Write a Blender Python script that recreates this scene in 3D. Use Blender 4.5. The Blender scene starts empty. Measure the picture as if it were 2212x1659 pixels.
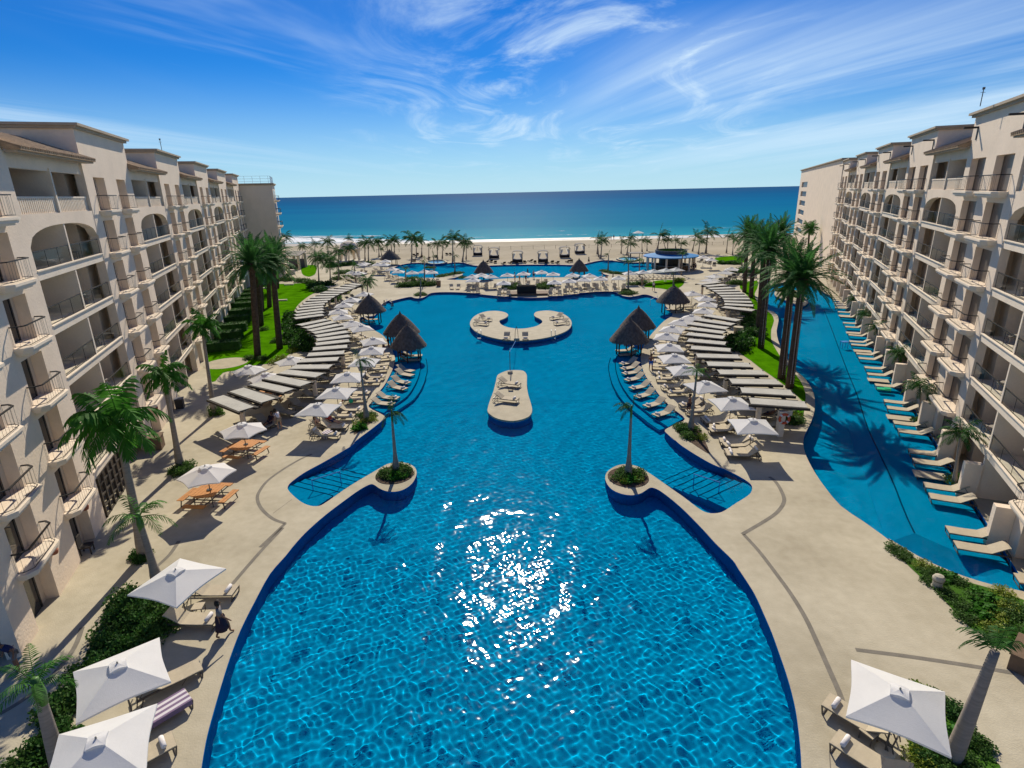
import bpy, bmesh, math, random
import numpy as np
from mathutils import Vector, Matrix
from mathutils.geometry import delaunay_2d_cdt

rad = math.radians
SC = bpy.context.scene
COL = SC.collection

# ------------------------------------------------------------------ camera
CAM_H = 17.5
FPX, CX, CY = 1245.0, 1106.0, 829.5          # focal length and centre on a 2212 x 1659 print of the photo
PITCH = math.atan(414 / FPX)
ROLL = rad(1.28)
_R0, _U0 = Vector((1, 0, 0)), Vector((0, math.sin(PITCH), math.cos(PITCH)))
CF = Vector((0, math.cos(PITCH), -math.sin(PITCH)))
CU = math.cos(ROLL) * _U0 + math.sin(ROLL) * _R0
CR = math.cos(ROLL) * _R0 - math.sin(ROLL) * _U0
cam = bpy.data.cameras.new('camera')
cam.sensor_width = 36.0
cam.lens = 36.0 * FPX / 2212.0
cam.clip_start = 0.1
cam.clip_end = 80000.0
cam_o = bpy.data.objects.new('camera', cam)
COL.objects.link(cam_o)
_m = Matrix.Identity(4)
for _i in range(3):
    _m[_i][0], _m[_i][1], _m[_i][2] = CR[_i], CU[_i], -CF[_i]
_m[2][3] = CAM_H
cam_o.matrix_world = _m
SC.camera = cam_o

# ------------------------------------------------------------------ light
SUN_EL, SUN_AZ = rad(37.2), rad(-0.6)          # the sun stands over the sea, straight ahead
SUN_DIR = Vector((math.cos(SUN_EL) * math.sin(SUN_AZ), math.cos(SUN_EL) * math.cos(SUN_AZ), math.sin(SUN_EL)))
sun = bpy.data.lights.new('sun', 'SUN')
sun.energy = 4.1
sun.angle = rad(0.5)
sun.color = (1.0, 0.91, 0.755)
sun.cycles.is_caustics_light = True           # real caustics through the pool water
sun_o = bpy.data.objects.new('sun', sun)
COL.objects.link(sun_o)
sun_o.rotation_euler = (-SUN_DIR).to_track_quat('-Z', 'Y').to_euler()
sun_o.location = SUN_DIR * 400

world = bpy.data.worlds.new('World')
SC.world = world
world.use_nodes = True
WT = world.node_tree
def wn(t, **kw):
    n = WT.nodes.new(t)
    for k, v in kw.items():
        setattr(n, k, v)
    return n
def wl(a, b):
    WT.links.new(a, b)
def wmath(op, a, b=None, clamp=False):
    n = wn('ShaderNodeMath', operation=op); n.use_clamp = clamp
    for i, v in enumerate((a, b)):
        if v is None: continue
        if isinstance(v, (int, float)): n.inputs[i].default_value = v
        else: wl(v, n.inputs[i])
    return n.outputs[0]
bg = WT.nodes['Background']
bg.inputs['Strength'].default_value = 0.14
sky = wn('ShaderNodeTexSky')
sky.sky_type = 'NISHITA'
sky.sun_disc = False
sky.sun_elevation = SUN_EL
sky.sun_rotation = SUN_AZ
sky.dust_density = 0.0
sky.air_density = 1.0
sky.ozone_density = 5.0
gam = wn('ShaderNodeGamma'); gam.inputs[1].default_value = 1.0
hsv = wn('ShaderNodeHueSaturation'); hsv.inputs['Saturation'].default_value = 1.25; hsv.inputs['Value'].default_value = 0.8
wl(sky.outputs[0], hsv.inputs['Color'])
# thin cirrus: noise stretched along drifting bands on a high flat layer
tc = wn('ShaderNodeTexCoord')
sep = wn('ShaderNodeSeparateXYZ'); wl(tc.outputs['Generated'], sep.inputs[0])
zz = wmath('MAXIMUM', wmath('ADD', sep.outputs[2], 0.06), 0.02)
px_ = wmath('DIVIDE', sep.outputs[0], zz)
py_ = wmath('DIVIDE', sep.outputs[1], zz)
comb = wn('ShaderNodeCombineXYZ'); wl(px_, comb.inputs[0]); wl(py_, comb.inputs[1])
def cirrus(rot, scale, sx, sy, lo, hi, off, detail=6.0, dist=0.6):
    mp = wn('ShaderNodeMapping', vector_type='POINT')
    mp.inputs['Rotation'].default_value = (0, 0, rot)
    mp.inputs['Scale'].default_value = (sx, sy, 1)
    mp.inputs['Location'].default_value = off
    rt = wn('ShaderNodeMapping', vector_type='POINT'); rt.inputs['Rotation'].default_value = (0, 0, rot)
    mp.inputs['Rotation'].default_value = (0, 0, 0)
    wl(comb.outputs[0], rt.inputs[0]); wl(rt.outputs[0], mp.inputs[0])
    nz = wn('ShaderNodeTexNoise'); nz.inputs['Scale'].default_value = scale
    nz.inputs['Detail'].default_value = detail; nz.inputs['Roughness'].default_value = 0.62
    nz.inputs['Distortion'].default_value = dist
    wl(mp.outputs[0], nz.inputs[0])
    mr = wn('ShaderNodeMapRange', interpolation_type='SMOOTHSTEP')
    mr.inputs['From Min'].default_value = lo; mr.inputs['From Max'].default_value = hi
    wl(nz.outputs[0], mr.inputs[0])
    return mr.outputs[0]
def wrange(src, a, b):
    mr = wn('ShaderNodeMapRange', interpolation_type='SMOOTHSTEP')
    mr.inputs['From Min'].default_value = a; mr.inputs['From Max'].default_value = b
    wl(src, mr.inputs[0]); return mr.outputs[0]
az = wmath('DIVIDE', sep.outputs[0], wmath('MAXIMUM', sep.outputs[1], 0.05))
streak_w = cirrus(rad(24), 0.55, 1.0, 0.12, 0.50, 0.74, (3.1, 1.4, 0))        # western streaks
streak_e = cirrus(rad(-21), 0.40, 1.0, 0.15, 0.37, 0.66, (7.7, 2.2, 0))       # eastern streaks
wisps = cirrus(rad(4), 0.9, 1.0, 0.5, 0.46, 0.74, (1.3, 5.9, 0), 8.0, 1.6)    # curled wisps in the middle
veil = cirrus(rad(-8), 0.30, 1.0, 0.3, 0.42, 0.85, (9.0, 0.4, 0), 4.0, 0.3)
west = wmath('MULTIPLY', streak_w, wmath('SUBTRACT', 1.0, wrange(az, -0.25, 0.15)))
east = wmath('MULTIPLY', streak_e, wrange(az, -0.05, 0.35))
east = wmath('MULTIPLY', east, wmath('SUBTRACT', 1.0, wrange(sep.outputs[2], 0.15, 0.27)))
mid = wmath('MULTIPLY', wisps, wmath('MULTIPLY', wrange(az, -0.35, 0.0), wmath('SUBTRACT', 1.0, wrange(az, 0.2, 0.6))))
cl = wmath('ADD', wmath('MULTIPLY', west, 0.65), wmath('MULTIPLY', east, 0.8))
cl = wmath('ADD', cl, wmath('MULTIPLY', mid, 0.75))
cl = wmath('ADD', cl, wmath('MULTIPLY', veil, 0.18))
cl = wmath('MULTIPLY', cl, wrange(sep.outputs[2], 0.0, 0.10), True)
mixh = wn('ShaderNodeMixRGB'); mixh.inputs[2].default_value = (3.3, 4.55, 5.3, 1)
low = wmath('SUBTRACT', 1.0, wrange(sep.outputs[2], -0.06, 0.19))
wl(wmath('MULTIPLY', low, 0.92), mixh.inputs[0]); tint = wn('ShaderNodeMixRGB', blend_type='MULTIPLY'); tint.inputs[0].default_value = 1.0; tint.inputs[2].default_value = (.10, .365, .60, 1)
wl(hsv.outputs[0], tint.inputs[1]); wl(tint.outputs[0], mixh.inputs[1])
mixc = wn('ShaderNodeMixRGB'); mixc.inputs[2].default_value = (3.9, 4.9, 5.7, 1)
wl(cl, mixc.inputs[0]); wl(mixh.outputs[0], mixc.inputs[1])
wl(mixc.outputs[0], bg.inputs['Color'])

SC.view_settings.view_transform = 'Standard'
SC.view_settings.look = 'None'
SC.view_settings.exposure = 0.38
SC.view_settings.gamma = 1.0
SC.view_settings.use_curve_mapping = False
SC.cycles.use_denoising = True
SC.cycles.max_bounces = 8
SC.cycles.transparent_max_bounces = 16
SC.cycles.sample_clamp_indirect = 6.0

# ------------------------------------------------------------------ points traced on the photo, put back on the ground
FRAMES = {'F': (0, 0, 1), 'c1': (0, 221.2, .3), 'c2': (0, 663.6, .3), 'c3': (0, 1133.7, .3167), 'c4': (470.1, 525.4, .2),
          'c5': (442.4, 746.6, .2333), 'c6': (801.9, 470.1, .2), 'c7': (1216.6, 470.1, .2), 'r1': (1576.1, 165.9, .3),
          'r2': (1576.1, 663.6, .3), 'r3': (1576.1, 1133.7, .3167), 'r4': (1271.9, 580.7, .2333), 'm5': (940.1, 636, .2),
          's7': (1244.3, 857.2, .2333), 'm6': (580.7, 940.1, .2375), 'n5': (580.7, 470.1, .1333), 'z4': (1769.6, 1382.5, .2),
          'z2': (0, 1327.2, .2), 'z1': (331.8, 1133.7, .15), 'z3': (387.1, 884.8, .175)}
def ray(fr, x, y):
    ox, oy, k = FRAMES[fr]
    X, Y = ox + k * x, oy + k * y
    return CF + CR * ((X - CX) / FPX) - CU * ((Y - CY) / FPX)
def at(fr, x, y, z=0.0):
    """the place on the level z seen at that spot of the photo"""
    d = ray(fr, x, y)
    t = (z - CAM_H) / d.z
    return Vector((d.x * t, d.y * t, z))
def above(base, fr, x, y):
    """the point over base's row of the ground seen at that spot (heights of trunks and posts)"""
    d = ray(fr, x, y)
    t = base.y / d.y
    return Vector((d.x * t, base.y, CAM_H + d.z * t))
def line(fr, pts, z=0.0):
    return [at(fr, x, y, z) for x, y in pts]

# ------------------------------------------------------------------ materials
MATS = {}
def nodes_of(m):
    return m.node_tree.nodes, m.node_tree.links
def mat(name, col, rough=0.8, spec=0.3, var=0.0, vscale=1.0, bump=0.0, bscale=20.0, metal=0.0, stretch=None, col2=None, detail=4.0, coords='Object', trans=0.0):
    """a plain principled surface with two scales of noise in its colour and an optional fine bump"""
    m = bpy.data.materials.new(name); m.use_nodes = True
    N, L = nodes_of(m); b = N['Principled BSDF']
    b.inputs['Roughness'].default_value = rough
    b.inputs['Specular IOR Level'].default_value = spec
    b.inputs['Metallic'].default_value = metal
    b.inputs['Base Color'].default_value = (*col, 1)
    if var > 0 or bump > 0:
        t = N.new('ShaderNodeTexCoord'); src = t.outputs[coords]
        if stretch:
            mp = N.new('ShaderNodeMapping'); mp.inputs['Scale'].default_value = stretch
            L.new(src, mp.inputs[0]); src = mp.outputs[0]
    if var > 0:
        nz = N.new('ShaderNodeTexNoise'); nz.inputs['Scale'].default_value = vscale; nz.inputs['Detail'].default_value = detail
        L.new(src, nz.inputs[0])
        nz2 = N.new('ShaderNodeTexNoise'); nz2.inputs['Scale'].default_value = vscale * 9.0; nz2.inputs['Detail'].default_value = 3
        L.new(src, nz2.inputs[0])
        ad = N.new('ShaderNodeMath'); ad.operation = 'MULTIPLY_ADD'; ad.inputs[1].default_value = 0.45
        L.new(nz2.outputs[0], ad.inputs[0]); L.new(nz.outputs[0], ad.inputs[2])
        cr = N.new('ShaderNodeValToRGB')
        c2 = col2 or tuple(min(1, c * (1 + var)) for c in col)
        c1 = tuple(c * (1 - var) for c in col)
        cr.color_ramp.elements[0].position = 0.50; cr.color_ramp.elements[0].color = (*c1, 1)
        cr.color_ramp.elements[1].position = 0.95; cr.color_ramp.elements[1].color = (*c2, 1)
        L.new(ad.outputs[0], cr.inputs[0]); L.new(cr.outputs[0], b.inputs['Base Color'])
    if bump > 0:
        nb = N.new('ShaderNodeTexNoise'); nb.inputs['Scale'].default_value = bscale; nb.inputs['Detail'].default_value = 5
        L.new(src, nb.inputs[0])
        bp = N.new('ShaderNodeBump'); bp.inputs['Strength'].default_value = bump; bp.inputs['Distance'].default_value = 0.05
        L.new(nb.outputs[0], bp.inputs['Height']); L.new(bp.outputs[0], b.inputs['Normal'])
    if trans > 0:     # thin leaf or cloth: some light passes through
        tl = N.new('ShaderNodeBsdfTranslucent'); mx = N.new('ShaderNodeMixShader'); mx.inputs[0].default_value = trans
        out = N['Material Output']
        if b.inputs['Base Color'].links: L.new(b.inputs['Base Color'].links[0].from_socket, tl.inputs[0])
        else: tl.inputs[0].default_value = (*col, 1)
        L.new(b.outputs[0], mx.inputs[1]); L.new(tl.outputs[0], mx.inputs[2]); L.new(mx.outputs[0], out.inputs[0])
    MATS[name] = m
    return m

mat('deck_concrete', (.455, .40, .285), .9, .1, .15, .22, .25, 14.0, col2=(.535, .48, .355), detail=9)
mat('coping_stone', (.40, .35, .245), .8, .25, .12, 1.2, .2, 18.0)
mat('joint_band', (.20, .18, .145), .9, .2, .15, 2.0, .2, 30.0)
mat('stucco', (.80, .66, .51), .9, .15, .07, .5, .35, 8.0)
mat('trim_stucco', (.80, .685, .54), .85, .2, .06, 1.0, .2, 12.0)
mat('shaded_stucco', (.62, .515, .40), .9, .15, .06, .8)  # the facade stucco, darkened in colour for the shade inside the recesses
mat('roof_tile', (.36, .25, .155), .85, .2, .25, 3.0, .5, 20.0)
mat('roof_membrane', (.40, .37, .32), .9, .1, .12, .5)
mat('cornice_paint', (.42, .34, .25), .85, .2, .1, 1.0)
mat('black_iron', (.018, .016, .015), .5, .4)
mat('glass_dark', (.02, .024, .028), .08, .6)
mat('curtained_glass', (.12, .10, .085), .3, .4, .1, 2.0)
mat('door_frame', (.05, .04, .032), .5, .4)
mat('white_canvas', (.84, .83, .81), .85, .2, .03, 1.5, .15, 30.0, trans=.33)
mat('beige_sling', (.47, .40, .285), .8, .2, .07, 5.0, .2, 80.0)
mat('bronze_metal', (.085, .072, .06), .45, .5)
mat('towel_white', (.72, .68, .66), .95, .1, .1, 8.0, .4, 60.0)
mat('towel_purple', (.20, .15, .27), .95, .1, .1, 8.0)
mat('towel_green', (.03, .42, .20), .95, .1, .1, 8.0)
mat('towel_red', (.45, .07, .04), .95, .1, .1, 8.0)
mat('orange_wood', (.46, .20, .055), .6, .3, .22, 1.6, .15, 20.0, stretch=(1, 9, 9))
mat('thatch', (.15, .125, .105), .95, .1, .35, 1.6, .9, 14.0, stretch=(3, 3, 1))
mat('post_wood', (.07, .05, .038), .85, .2, .2, 3.0)
mat('pergola_slat', (.47, .455, .40), .75, .25, .10, 1.0, .15, 20.0)
mat('pergola_beam', (.045, .038, .03), .75, .3, .15, 3.0)
mat('bark_date', (.085, .062, .045), .95, .1, .35, 4.0, .9, 12.0)
mat('bark_grey', (.27, .235, .20), .9, .15, .18, 1.0, .3, 14.0, stretch=(1, 1, 10))
mat('frond_date', (.052, .165, .036), .7, .12, .45, .8, trans=.34)
mat('frond_coco', (.035, .115, .02), .65, .15, .45, .7, trans=.34)
mat('frond_bright', (.055, .19, .02), .65, .15, .4, .8, trans=.34)
mat('frond_dry', (.24, .17, .075), .8, .2, .3, 1.0, trans=.15)
mat('crownshaft', (.06, .16, .03), .5, .4, .2, 2.0)
mat('shrub_leaf', (.07, .15, .028), .65, .2, .5, 1.4, trans=.35)
mat('hedge_leaf', (.045, .125, .022), .65, .2, .45, 1.5, trans=.28)
mat('lime_leaf', (.20, .26, .02), .6, .3, .3, 2.0, trans=.2)
mat('soil', (.10, .07, .05), .95, .1, .3, 3.0, .5, 20)
mat('lawn_grass', (.055, .19, .002), .9, .0, .22, .6, .5, 60.0, col2=(.085, .26, .003))
mat('lawn_strip', (.05, .14, .008), .9, .15, .25, .8, .5, 60.0)
mat('beach_sand', (.38, .325, .225), .95, .1, .14, .06, .6, 1.6, col2=(.45, .39, .28), detail=8)
mat('wet_sand', (.30, .25, .18), .5, .4, .1, .1)
mat('dark_wicker', (.035, .028, .024), .8, .3, .2, 8.0)
mat('grey_roof', (.26, .24, .21), .9, .2, .15, 1.0)
mat('blue_roof', (.03, .21, .47), .7, .1, .10, .5)
mat('grey_wall', (.12, .12, .14), .8, .2, .1, 1.0)
mat('brown_box', (.17, .115, .075), .8, .2, .15, 3.0)
mat('dark_plastic', (.03, .03, .032), .5, .4)
mat('beige_stone', (.46, .42, .33), .85, .2, .12, 3.0)
mat('ring_orange', (.62, .10, .035), .5, .4)
mat('rail_chrome', (.55, .60, .64), .25, .5, metal=.8)
mat('rail_blue', (.02, .20, .55), .4, .5)
mat('terracotta', (.32, .12, .07), .8, .2)
mat('skin', (.50, .29, .19), .6, .3)
mat('skin_brown', (.26, .13, .075), .6, .3)
mat('hair', (.025, .017, .012), .7, .3)
for _n, _c in (('navy', (.03, .035, .10)), ('white_shirt', (.72, .70, .72)), ('blue_shorts', (.03, .14, .50)), ('dark_cloth', (.035, .026, .045)),
               ('red_cloth', (.42, .06, .04)), ('grey_cloth', (.22, .21, .21)), ('khaki', (.36, .29, .20)), ('pink_cloth', (.6, .33, .30))):
    mat('cloth_' + _n, _c, .9, .15)
mat('curtain', (.78, .76, .72), .9, .1, trans=.4)
mat('mint_wall', (.50, .50, .40), .85, .2, .06, .6)
mat('furniture', (.30, .27, .235), .8, .2)

def tile_material(name, deep, pale, lines=True):
    """small blue mosaic: slight tile to tile variation and grout"""
    m = mat(name, deep, .9, .0)
    N, L = nodes_of(m); b = N['Principled BSDF']
    t = N.new('ShaderNodeTexCoord')
    br = N.new('ShaderNodeTexVoronoi'); br.inputs['Scale'].default_value = 9.0
    L.new(t.outputs['Object'], br.inputs[0])
    nz = N.new('ShaderNodeTexNoise'); nz.inputs['Scale'].default_value = .18; nz.inputs['Detail'].default_value = 4
    L.new(t.outputs['Object'], nz.inputs[0])
    sp = N.new('ShaderNodeSeparateColor'); L.new(br.outputs['Color'], sp.inputs[0])
    ad = N.new('ShaderNodeMath'); ad.operation = 'MULTIPLY_ADD'; ad.inputs[1].default_value = .35
    L.new(sp.outputs[0], ad.inputs[0]); L.new(nz.outputs[0], ad.inputs[2])
    cr = N.new('ShaderNodeValToRGB')
    cr.color_ramp.elements[0].position = .35; cr.color_ramp.elements[0].color = (*deep, 1)
    cr.color_ramp.elements[1].position = .9; cr.color_ramp.elements[1].color = (*pale, 1)
    L.new(ad.outputs[0], cr.inputs[0]); L.new(cr.outputs[0], b.inputs['Base Color'])
    return m
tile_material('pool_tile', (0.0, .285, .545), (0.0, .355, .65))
tile_material('shaded_wall_tile', (0.0, .13, .38), (0.0, .17, .45))  # pool mosaic with the shade of the walls put into its colour
mat('tile_line', (.0, .06, .14), .9, .0)

def water_material():
    m = bpy.data.materials.new('pool_water'); m.use_nodes = True
    N, L = nodes_of(m); N.clear()
    out = N.new('ShaderNodeOutputMaterial')
    r = N.new('ShaderNodeBsdfRefraction'); r.inputs['IOR'].default_value = 1.333; r.inputs['Roughness'].default_value = 0.0
    g = N.new('ShaderNodeBsdfGlossy'); g.inputs['Roughness'].default_value = 0.062
    mx = N.new('ShaderNodeMixShader'); mx.inputs[0].default_value = .018
    L.new(r.outputs[0], mx.inputs[1]); L.new(g.outputs[0], mx.inputs[2]); L.new(mx.outputs[0], out.inputs[0])
    MATS['pool_water'] = m
water_material()

def sea_material():
    m = mat('sea_water', (0, .1, .2), .5, .05)
    N, L = nodes_of(m); b = N['Principled BSDF']
    t = N.new('ShaderNodeTexCoord'); s = N.new('ShaderNodeSeparateXYZ'); L.new(t.outputs['Object'], s.inputs[0])
    nz = N.new('ShaderNodeTexNoise'); nz.inputs['Scale'].default_value = .006; nz.inputs['Detail'].default_value = 5
    mp = N.new('ShaderNodeMapping'); mp.inputs['Scale'].default_value = (.35, 1.6, 1); L.new(t.outputs['Object'], mp.inputs[0]); L.new(mp.outputs[0], nz.inputs[0])
    lg = N.new('ShaderNodeMath'); lg.operation = 'LOGARITHM'; lg.inputs[1].default_value = 10.0; L.new(s.outputs[1], lg.inputs[0])
    ad = N.new('ShaderNodeMath'); ad.operation = 'MULTIPLY_ADD'; ad.inputs[1].default_value = .5; L.new(nz.outputs[0], ad.inputs[0]); L.new(lg.outputs[0], ad.inputs[2])
    mr = N.new('ShaderNodeMapRange'); mr.inputs['From Min'].default_value = 2.55; mr.inputs['From Max'].default_value = 4.0; L.new(ad.outputs[0], mr.inputs[0])
    cr = N.new('ShaderNodeValToRGB'); E = cr.color_ramp.elements
    E[0].position = 0; E[0].color = (.03, .33, .40, 1); E[1].position = 1; E[1].color = (.016, .095, .225, 1)  # far colour lightened to put horizon haze into the ramp
    for p, c in ((.14, (.004, .18, .31)), (.40, (.002, .14, .30)), (.65, (.004, .105, .255))):
        e = E.new(p); e.color = (*c, 1)
    L.new(mr.outputs[0], cr.inputs[0]); L.new(cr.outputs[0], b.inputs['Base Color'])
    mp2 = N.new('ShaderNodeMapping'); mp2.inputs['Scale'].default_value = (.4, 1.3, 1); L.new(t.outputs['Object'], mp2.inputs[0])
    n2 = N.new('ShaderNodeTexNoise'); n2.inputs['Scale'].default_value = .18; n2.inputs['Detail'].default_value = 9; n2.inputs['Roughness'].default_value = .62
    L.new(mp2.outputs[0], n2.inputs[0])
    bp = N.new('ShaderNodeBump'); bp.inputs['Strength'].default_value = .8; bp.inputs['Distance'].default_value = .8
    L.new(n2.outputs[0], bp.inputs['Height'])
    df = N.new('ShaderNodeBsdfDiffuse'); L.new(cr.outputs[0], df.inputs[0])
    gl = N.new('ShaderNodeBsdfGlossy'); gl.inputs['Roughness'].default_value = .28; L.new(bp.outputs[0], gl.inputs['Normal'])
    mx = N.new('ShaderNodeMixShader'); mx.inputs[0].default_value = .018
    L.new(df.outputs[0], mx.inputs[1]); L.new(gl.outputs[0], mx.inputs[2]); L.new(mx.outputs[0], N['Material Output'].inputs[0])
sea_material()

def foam_material():
    m = mat('sea_foam', (.78, .80, .80), .9, .2)
    N, L = nodes_of(m); b = N['Principled BSDF']
    t = N.new('ShaderNodeTexCoord'); mp = N.new('ShaderNodeMapping'); mp.inputs['Scale'].default_value = (.3, 1.0, 1); L.new(t.outputs['Object'], mp.inputs[0])
    nz = N.new('ShaderNodeTexNoise'); nz.inputs['Scale'].default_value = .35; nz.inputs['Detail'].default_value = 8; nz.inputs['Roughness'].default_value = .68; nz.inputs['Distortion'].default_value = 1.0
    L.new(mp.outputs[0], nz.inputs[0])
    at_ = N.new('ShaderNodeAttribute'); at_.attribute_name = 'thick'
    ad = N.new('ShaderNodeMath'); ad.operation = 'ADD'; L.new(nz.outputs[0], ad.inputs[0]); L.new(at_.outputs['Fac'], ad.inputs[1])
    mr = N.new('ShaderNodeMapRange'); mr.interpolation_type = 'SMOOTHSTEP'; mr.inputs['From Min'].default_value = .92; mr.inputs['From Max'].default_value = 1.12; L.new(ad.outputs[0], mr.inputs[0])
    tr = N.new('ShaderNodeBsdfTransparent'); mx = N.new('ShaderNodeMixShader')
    L.new(mr.outputs[0], mx.inputs[0]); L.new(tr.outputs[0], mx.inputs[1]); L.new(b.outputs[0], mx.inputs[2]); L.new(mx.outputs[0], N['Material Output'].inputs[0])
foam_material()

def striped(name, a, b_, n, axis=1):
    m = mat(name, a, .9, .15)
    N, L = nodes_of(m); b = N['Principled BSDF']
    t = N.new('ShaderNodeTexCoord'); w = N.new('ShaderNodeTexWave'); w.wave_type = 'BANDS'; w.bands_direction = 'XYZ'[axis]; w.inputs['Scale'].default_value = n
    L.new(t.outputs['Object'], w.inputs[0])
    cr = N.new('ShaderNodeValToRGB'); cr.color_ramp.interpolation = 'CONSTANT'
    cr.color_ramp.elements[0].color = (*a, 1); cr.color_ramp.elements[1].position = .5; cr.color_ramp.elements[1].color = (*b_, 1)
    L.new(w.outputs[0], cr.inputs[0]); L.new(cr.outputs[0], b.inputs['Base Color'])
striped('towel_striped', (.62, .58, .60), (.20, .14, .22), 1.3)
striped('ring_striped', (.72, .70, .66), (.62, .10, .035), .6, 0)

# ------------------------------------------------------------------ mesh helpers
class MB:
    """collects shapes and links them as one mesh object"""
    def __init__(s): s.v, s.f = [], []
    def add(s, vs, fs):
        k = len(s.v); s.v += [tuple(p) for p in vs]; s.f += [tuple(i + k for i in q) for q in fs]
    def box(s, c, d, rz=0.0, mtx=None):
        hx, hy, hz = d[0] / 2, d[1] / 2, d[2] / 2
        P = [Vector((x, y, z)) for z in (-hz, hz) for x, y in ((-hx, -hy), (hx, -hy), (hx, hy), (-hx, hy))]
        R = mtx if mtx is not None else Matrix.Rotation(rz, 3, 'Z')
        c = Vector(c)
        s.add([c + R @ p for p in P], [(3, 2, 1, 0), (4, 5, 6, 7), (0, 1, 5, 4), (1, 2, 6, 5), (2, 3, 7, 6), (3, 0, 4, 7)])
    def span(s, a, b):
        s.box([(a[i] + b[i]) / 2 for i in range(3)], [abs(b[i] - a[i]) for i in range(3)])
    def bar(s, a, b, w, h, up=Vector((0, 0, 1))):
        a, b = Vector(a), Vector(b); d = b - a; L = d.length
        if L < 1e-6: return
        x = d / L; y = up.cross(x)
        y = y.normalized() if y.length > 1e-5 else Vector((0, 1, 0)); z = x.cross(y)
        M = Matrix((x, y, z)).transposed()
        s.box((a + b) / 2, (L, w, h), mtx=M)
    def tube(s, pts, rs, n=8, cap=True):
        pts = [Vector(p) for p in pts]
        if isinstance(rs, (int, float)): rs = [rs] * len(pts)
        vs, fs = [], []
        for i, p in enumerate(pts):
            t = (pts[min(i + 1, len(pts) - 1)] - pts[max(i - 1, 0)]).normalized()
            a = t.cross(Vector((0.13, 0.99, 0.05))).normalized() if abs(t.y) < .95 else t.cross(Vector((1, 0, 0))).normalized()
            b = t.cross(a)
            for k in range(n):
                q = 2 * math.pi * k / n
                vs.append(p + (a * math.cos(q) + b * math.sin(q)) * rs[i])
        for i in range(len(pts) - 1):
            for k in range(n):
                fs.append((i * n + k, i * n + (k + 1) % n, (i + 1) * n + (k + 1) % n, (i + 1) * n + k))
        if cap:
            fs.append(tuple(range(n - 1, -1, -1))); fs.append(tuple((len(pts) - 1) * n + k for k in range(n)))
        s.add(vs, fs)
    def lathe(s, prof, n=24, c=(0, 0, 0)):
        vs, fs = [], []
        for r, z in prof:
            for k in range(n):
                q = 2 * math.pi * k / n
                vs.append((c[0] + r * math.cos(q), c[1] + r * math.sin(q), c[2] + z))
        for i in range(len(prof) - 1):
            for k in range(n):
                fs.append((i * n + k, i * n + (k + 1) % n, (i + 1) * n + (k + 1) % n, (i + 1) * n + k))
        s.add(vs, fs)
    def prism(s, poly, z0, z1):
        n = len(poly)
        s.add([(p[0], p[1], z0) for p in poly] + [(p[0], p[1], z1) for p in poly],
              [tuple(range(n - 1, -1, -1)), tuple(range(n, 2 * n))] + [(i, (i + 1) % n, n + (i + 1) % n, n + i) for i in range(n)])
    def build(s, name, m, parent=None, smooth=False):
        me = bpy.data.meshes.new(name); me.from_pydata(s.v, [], s.f); me.update()
        if m: me.materials.append(MATS[m] if isinstance(m, str) else m)
        if smooth: me.polygons.foreach_set('use_smooth', [True] * len(me.polygons))
        return link(name, me, parent)
def link(name, me, parent=None):
    o = bpy.data.objects.new(name, me); COL.objects.link(o)
    if parent is not None: o.parent = parent
    return o
def tag(o, label=None, cat=None, group=None, kind=None):
    for k, v in (('label', label), ('category', cat), ('group', group), ('kind', kind)):
        if v: o[k] = v
    return o
def thing(name, loc, rz=0.0, label=None, cat=None, group=None):
    o = bpy.data.objects.new(name, None); o.empty_display_size = .3; COL.objects.link(o)
    o.location = loc; o.rotation_euler = (0, 0, rz)
    return tag(o, label, cat, group)
KIDS = {}
def kids_of(o):
    if o.name not in KIDS: KIDS[o.name] = [c for c in bpy.data.objects if c.parent == o]
    return KIDS[o.name]
def dup(o, loc=None, rz=None, label=None, group=None, parent=None, cat=None, scale=None):
    """a copy of a thing with copies of its parts and their sub-parts"""
    c = o.copy(); COL.objects.link(c); c.parent = parent
    for ch in kids_of(o): dup(ch, parent=c)
    if loc is not None: c.location = loc
    if rz is not None: c.rotation_euler = (0, 0, rz)
    if scale is not None: c.scale = (scale, scale, scale)
    return tag(c, label, cat, group)
def place(proto, state, loc, rz, label, group=None, cat=None, scale=None):
    """the first time moves the thing itself, then copies it"""
    if proto.name not in state:
        kids_of(proto)
        for k in KIDS[proto.name]: kids_of(k)
        state.add(proto.name); proto.location = loc; proto.rotation_euler = (0, 0, rz)
        if scale is not None: proto.scale = (scale,) * 3
        return tag(proto, label, cat, group)
    return dup(proto, loc, rz, label, group, None, cat, scale)
USED = set()
ORD = ['first', 'second', 'third', 'fourth', 'fifth', 'sixth', 'seventh', 'eighth', 'ninth', 'tenth', 'eleventh', 'twelfth', 'thirteenth',
       'fourteenth', 'fifteenth', 'sixteenth', 'seventeenth', 'eighteenth', 'nineteenth', 'twentieth']
def nth(i):
    return ORD[i] if i < 20 else ORD[i // 10 * 0 + i - 20].join(('twenty ', '')) if i < 29 else {29: 'thirtieth'}.get(i) or 'thirty ' + ORD[i - 30] if i < 39 else {39: 'fortieth'}.get(i) or 'forty ' + ORD[i - 40]

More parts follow.
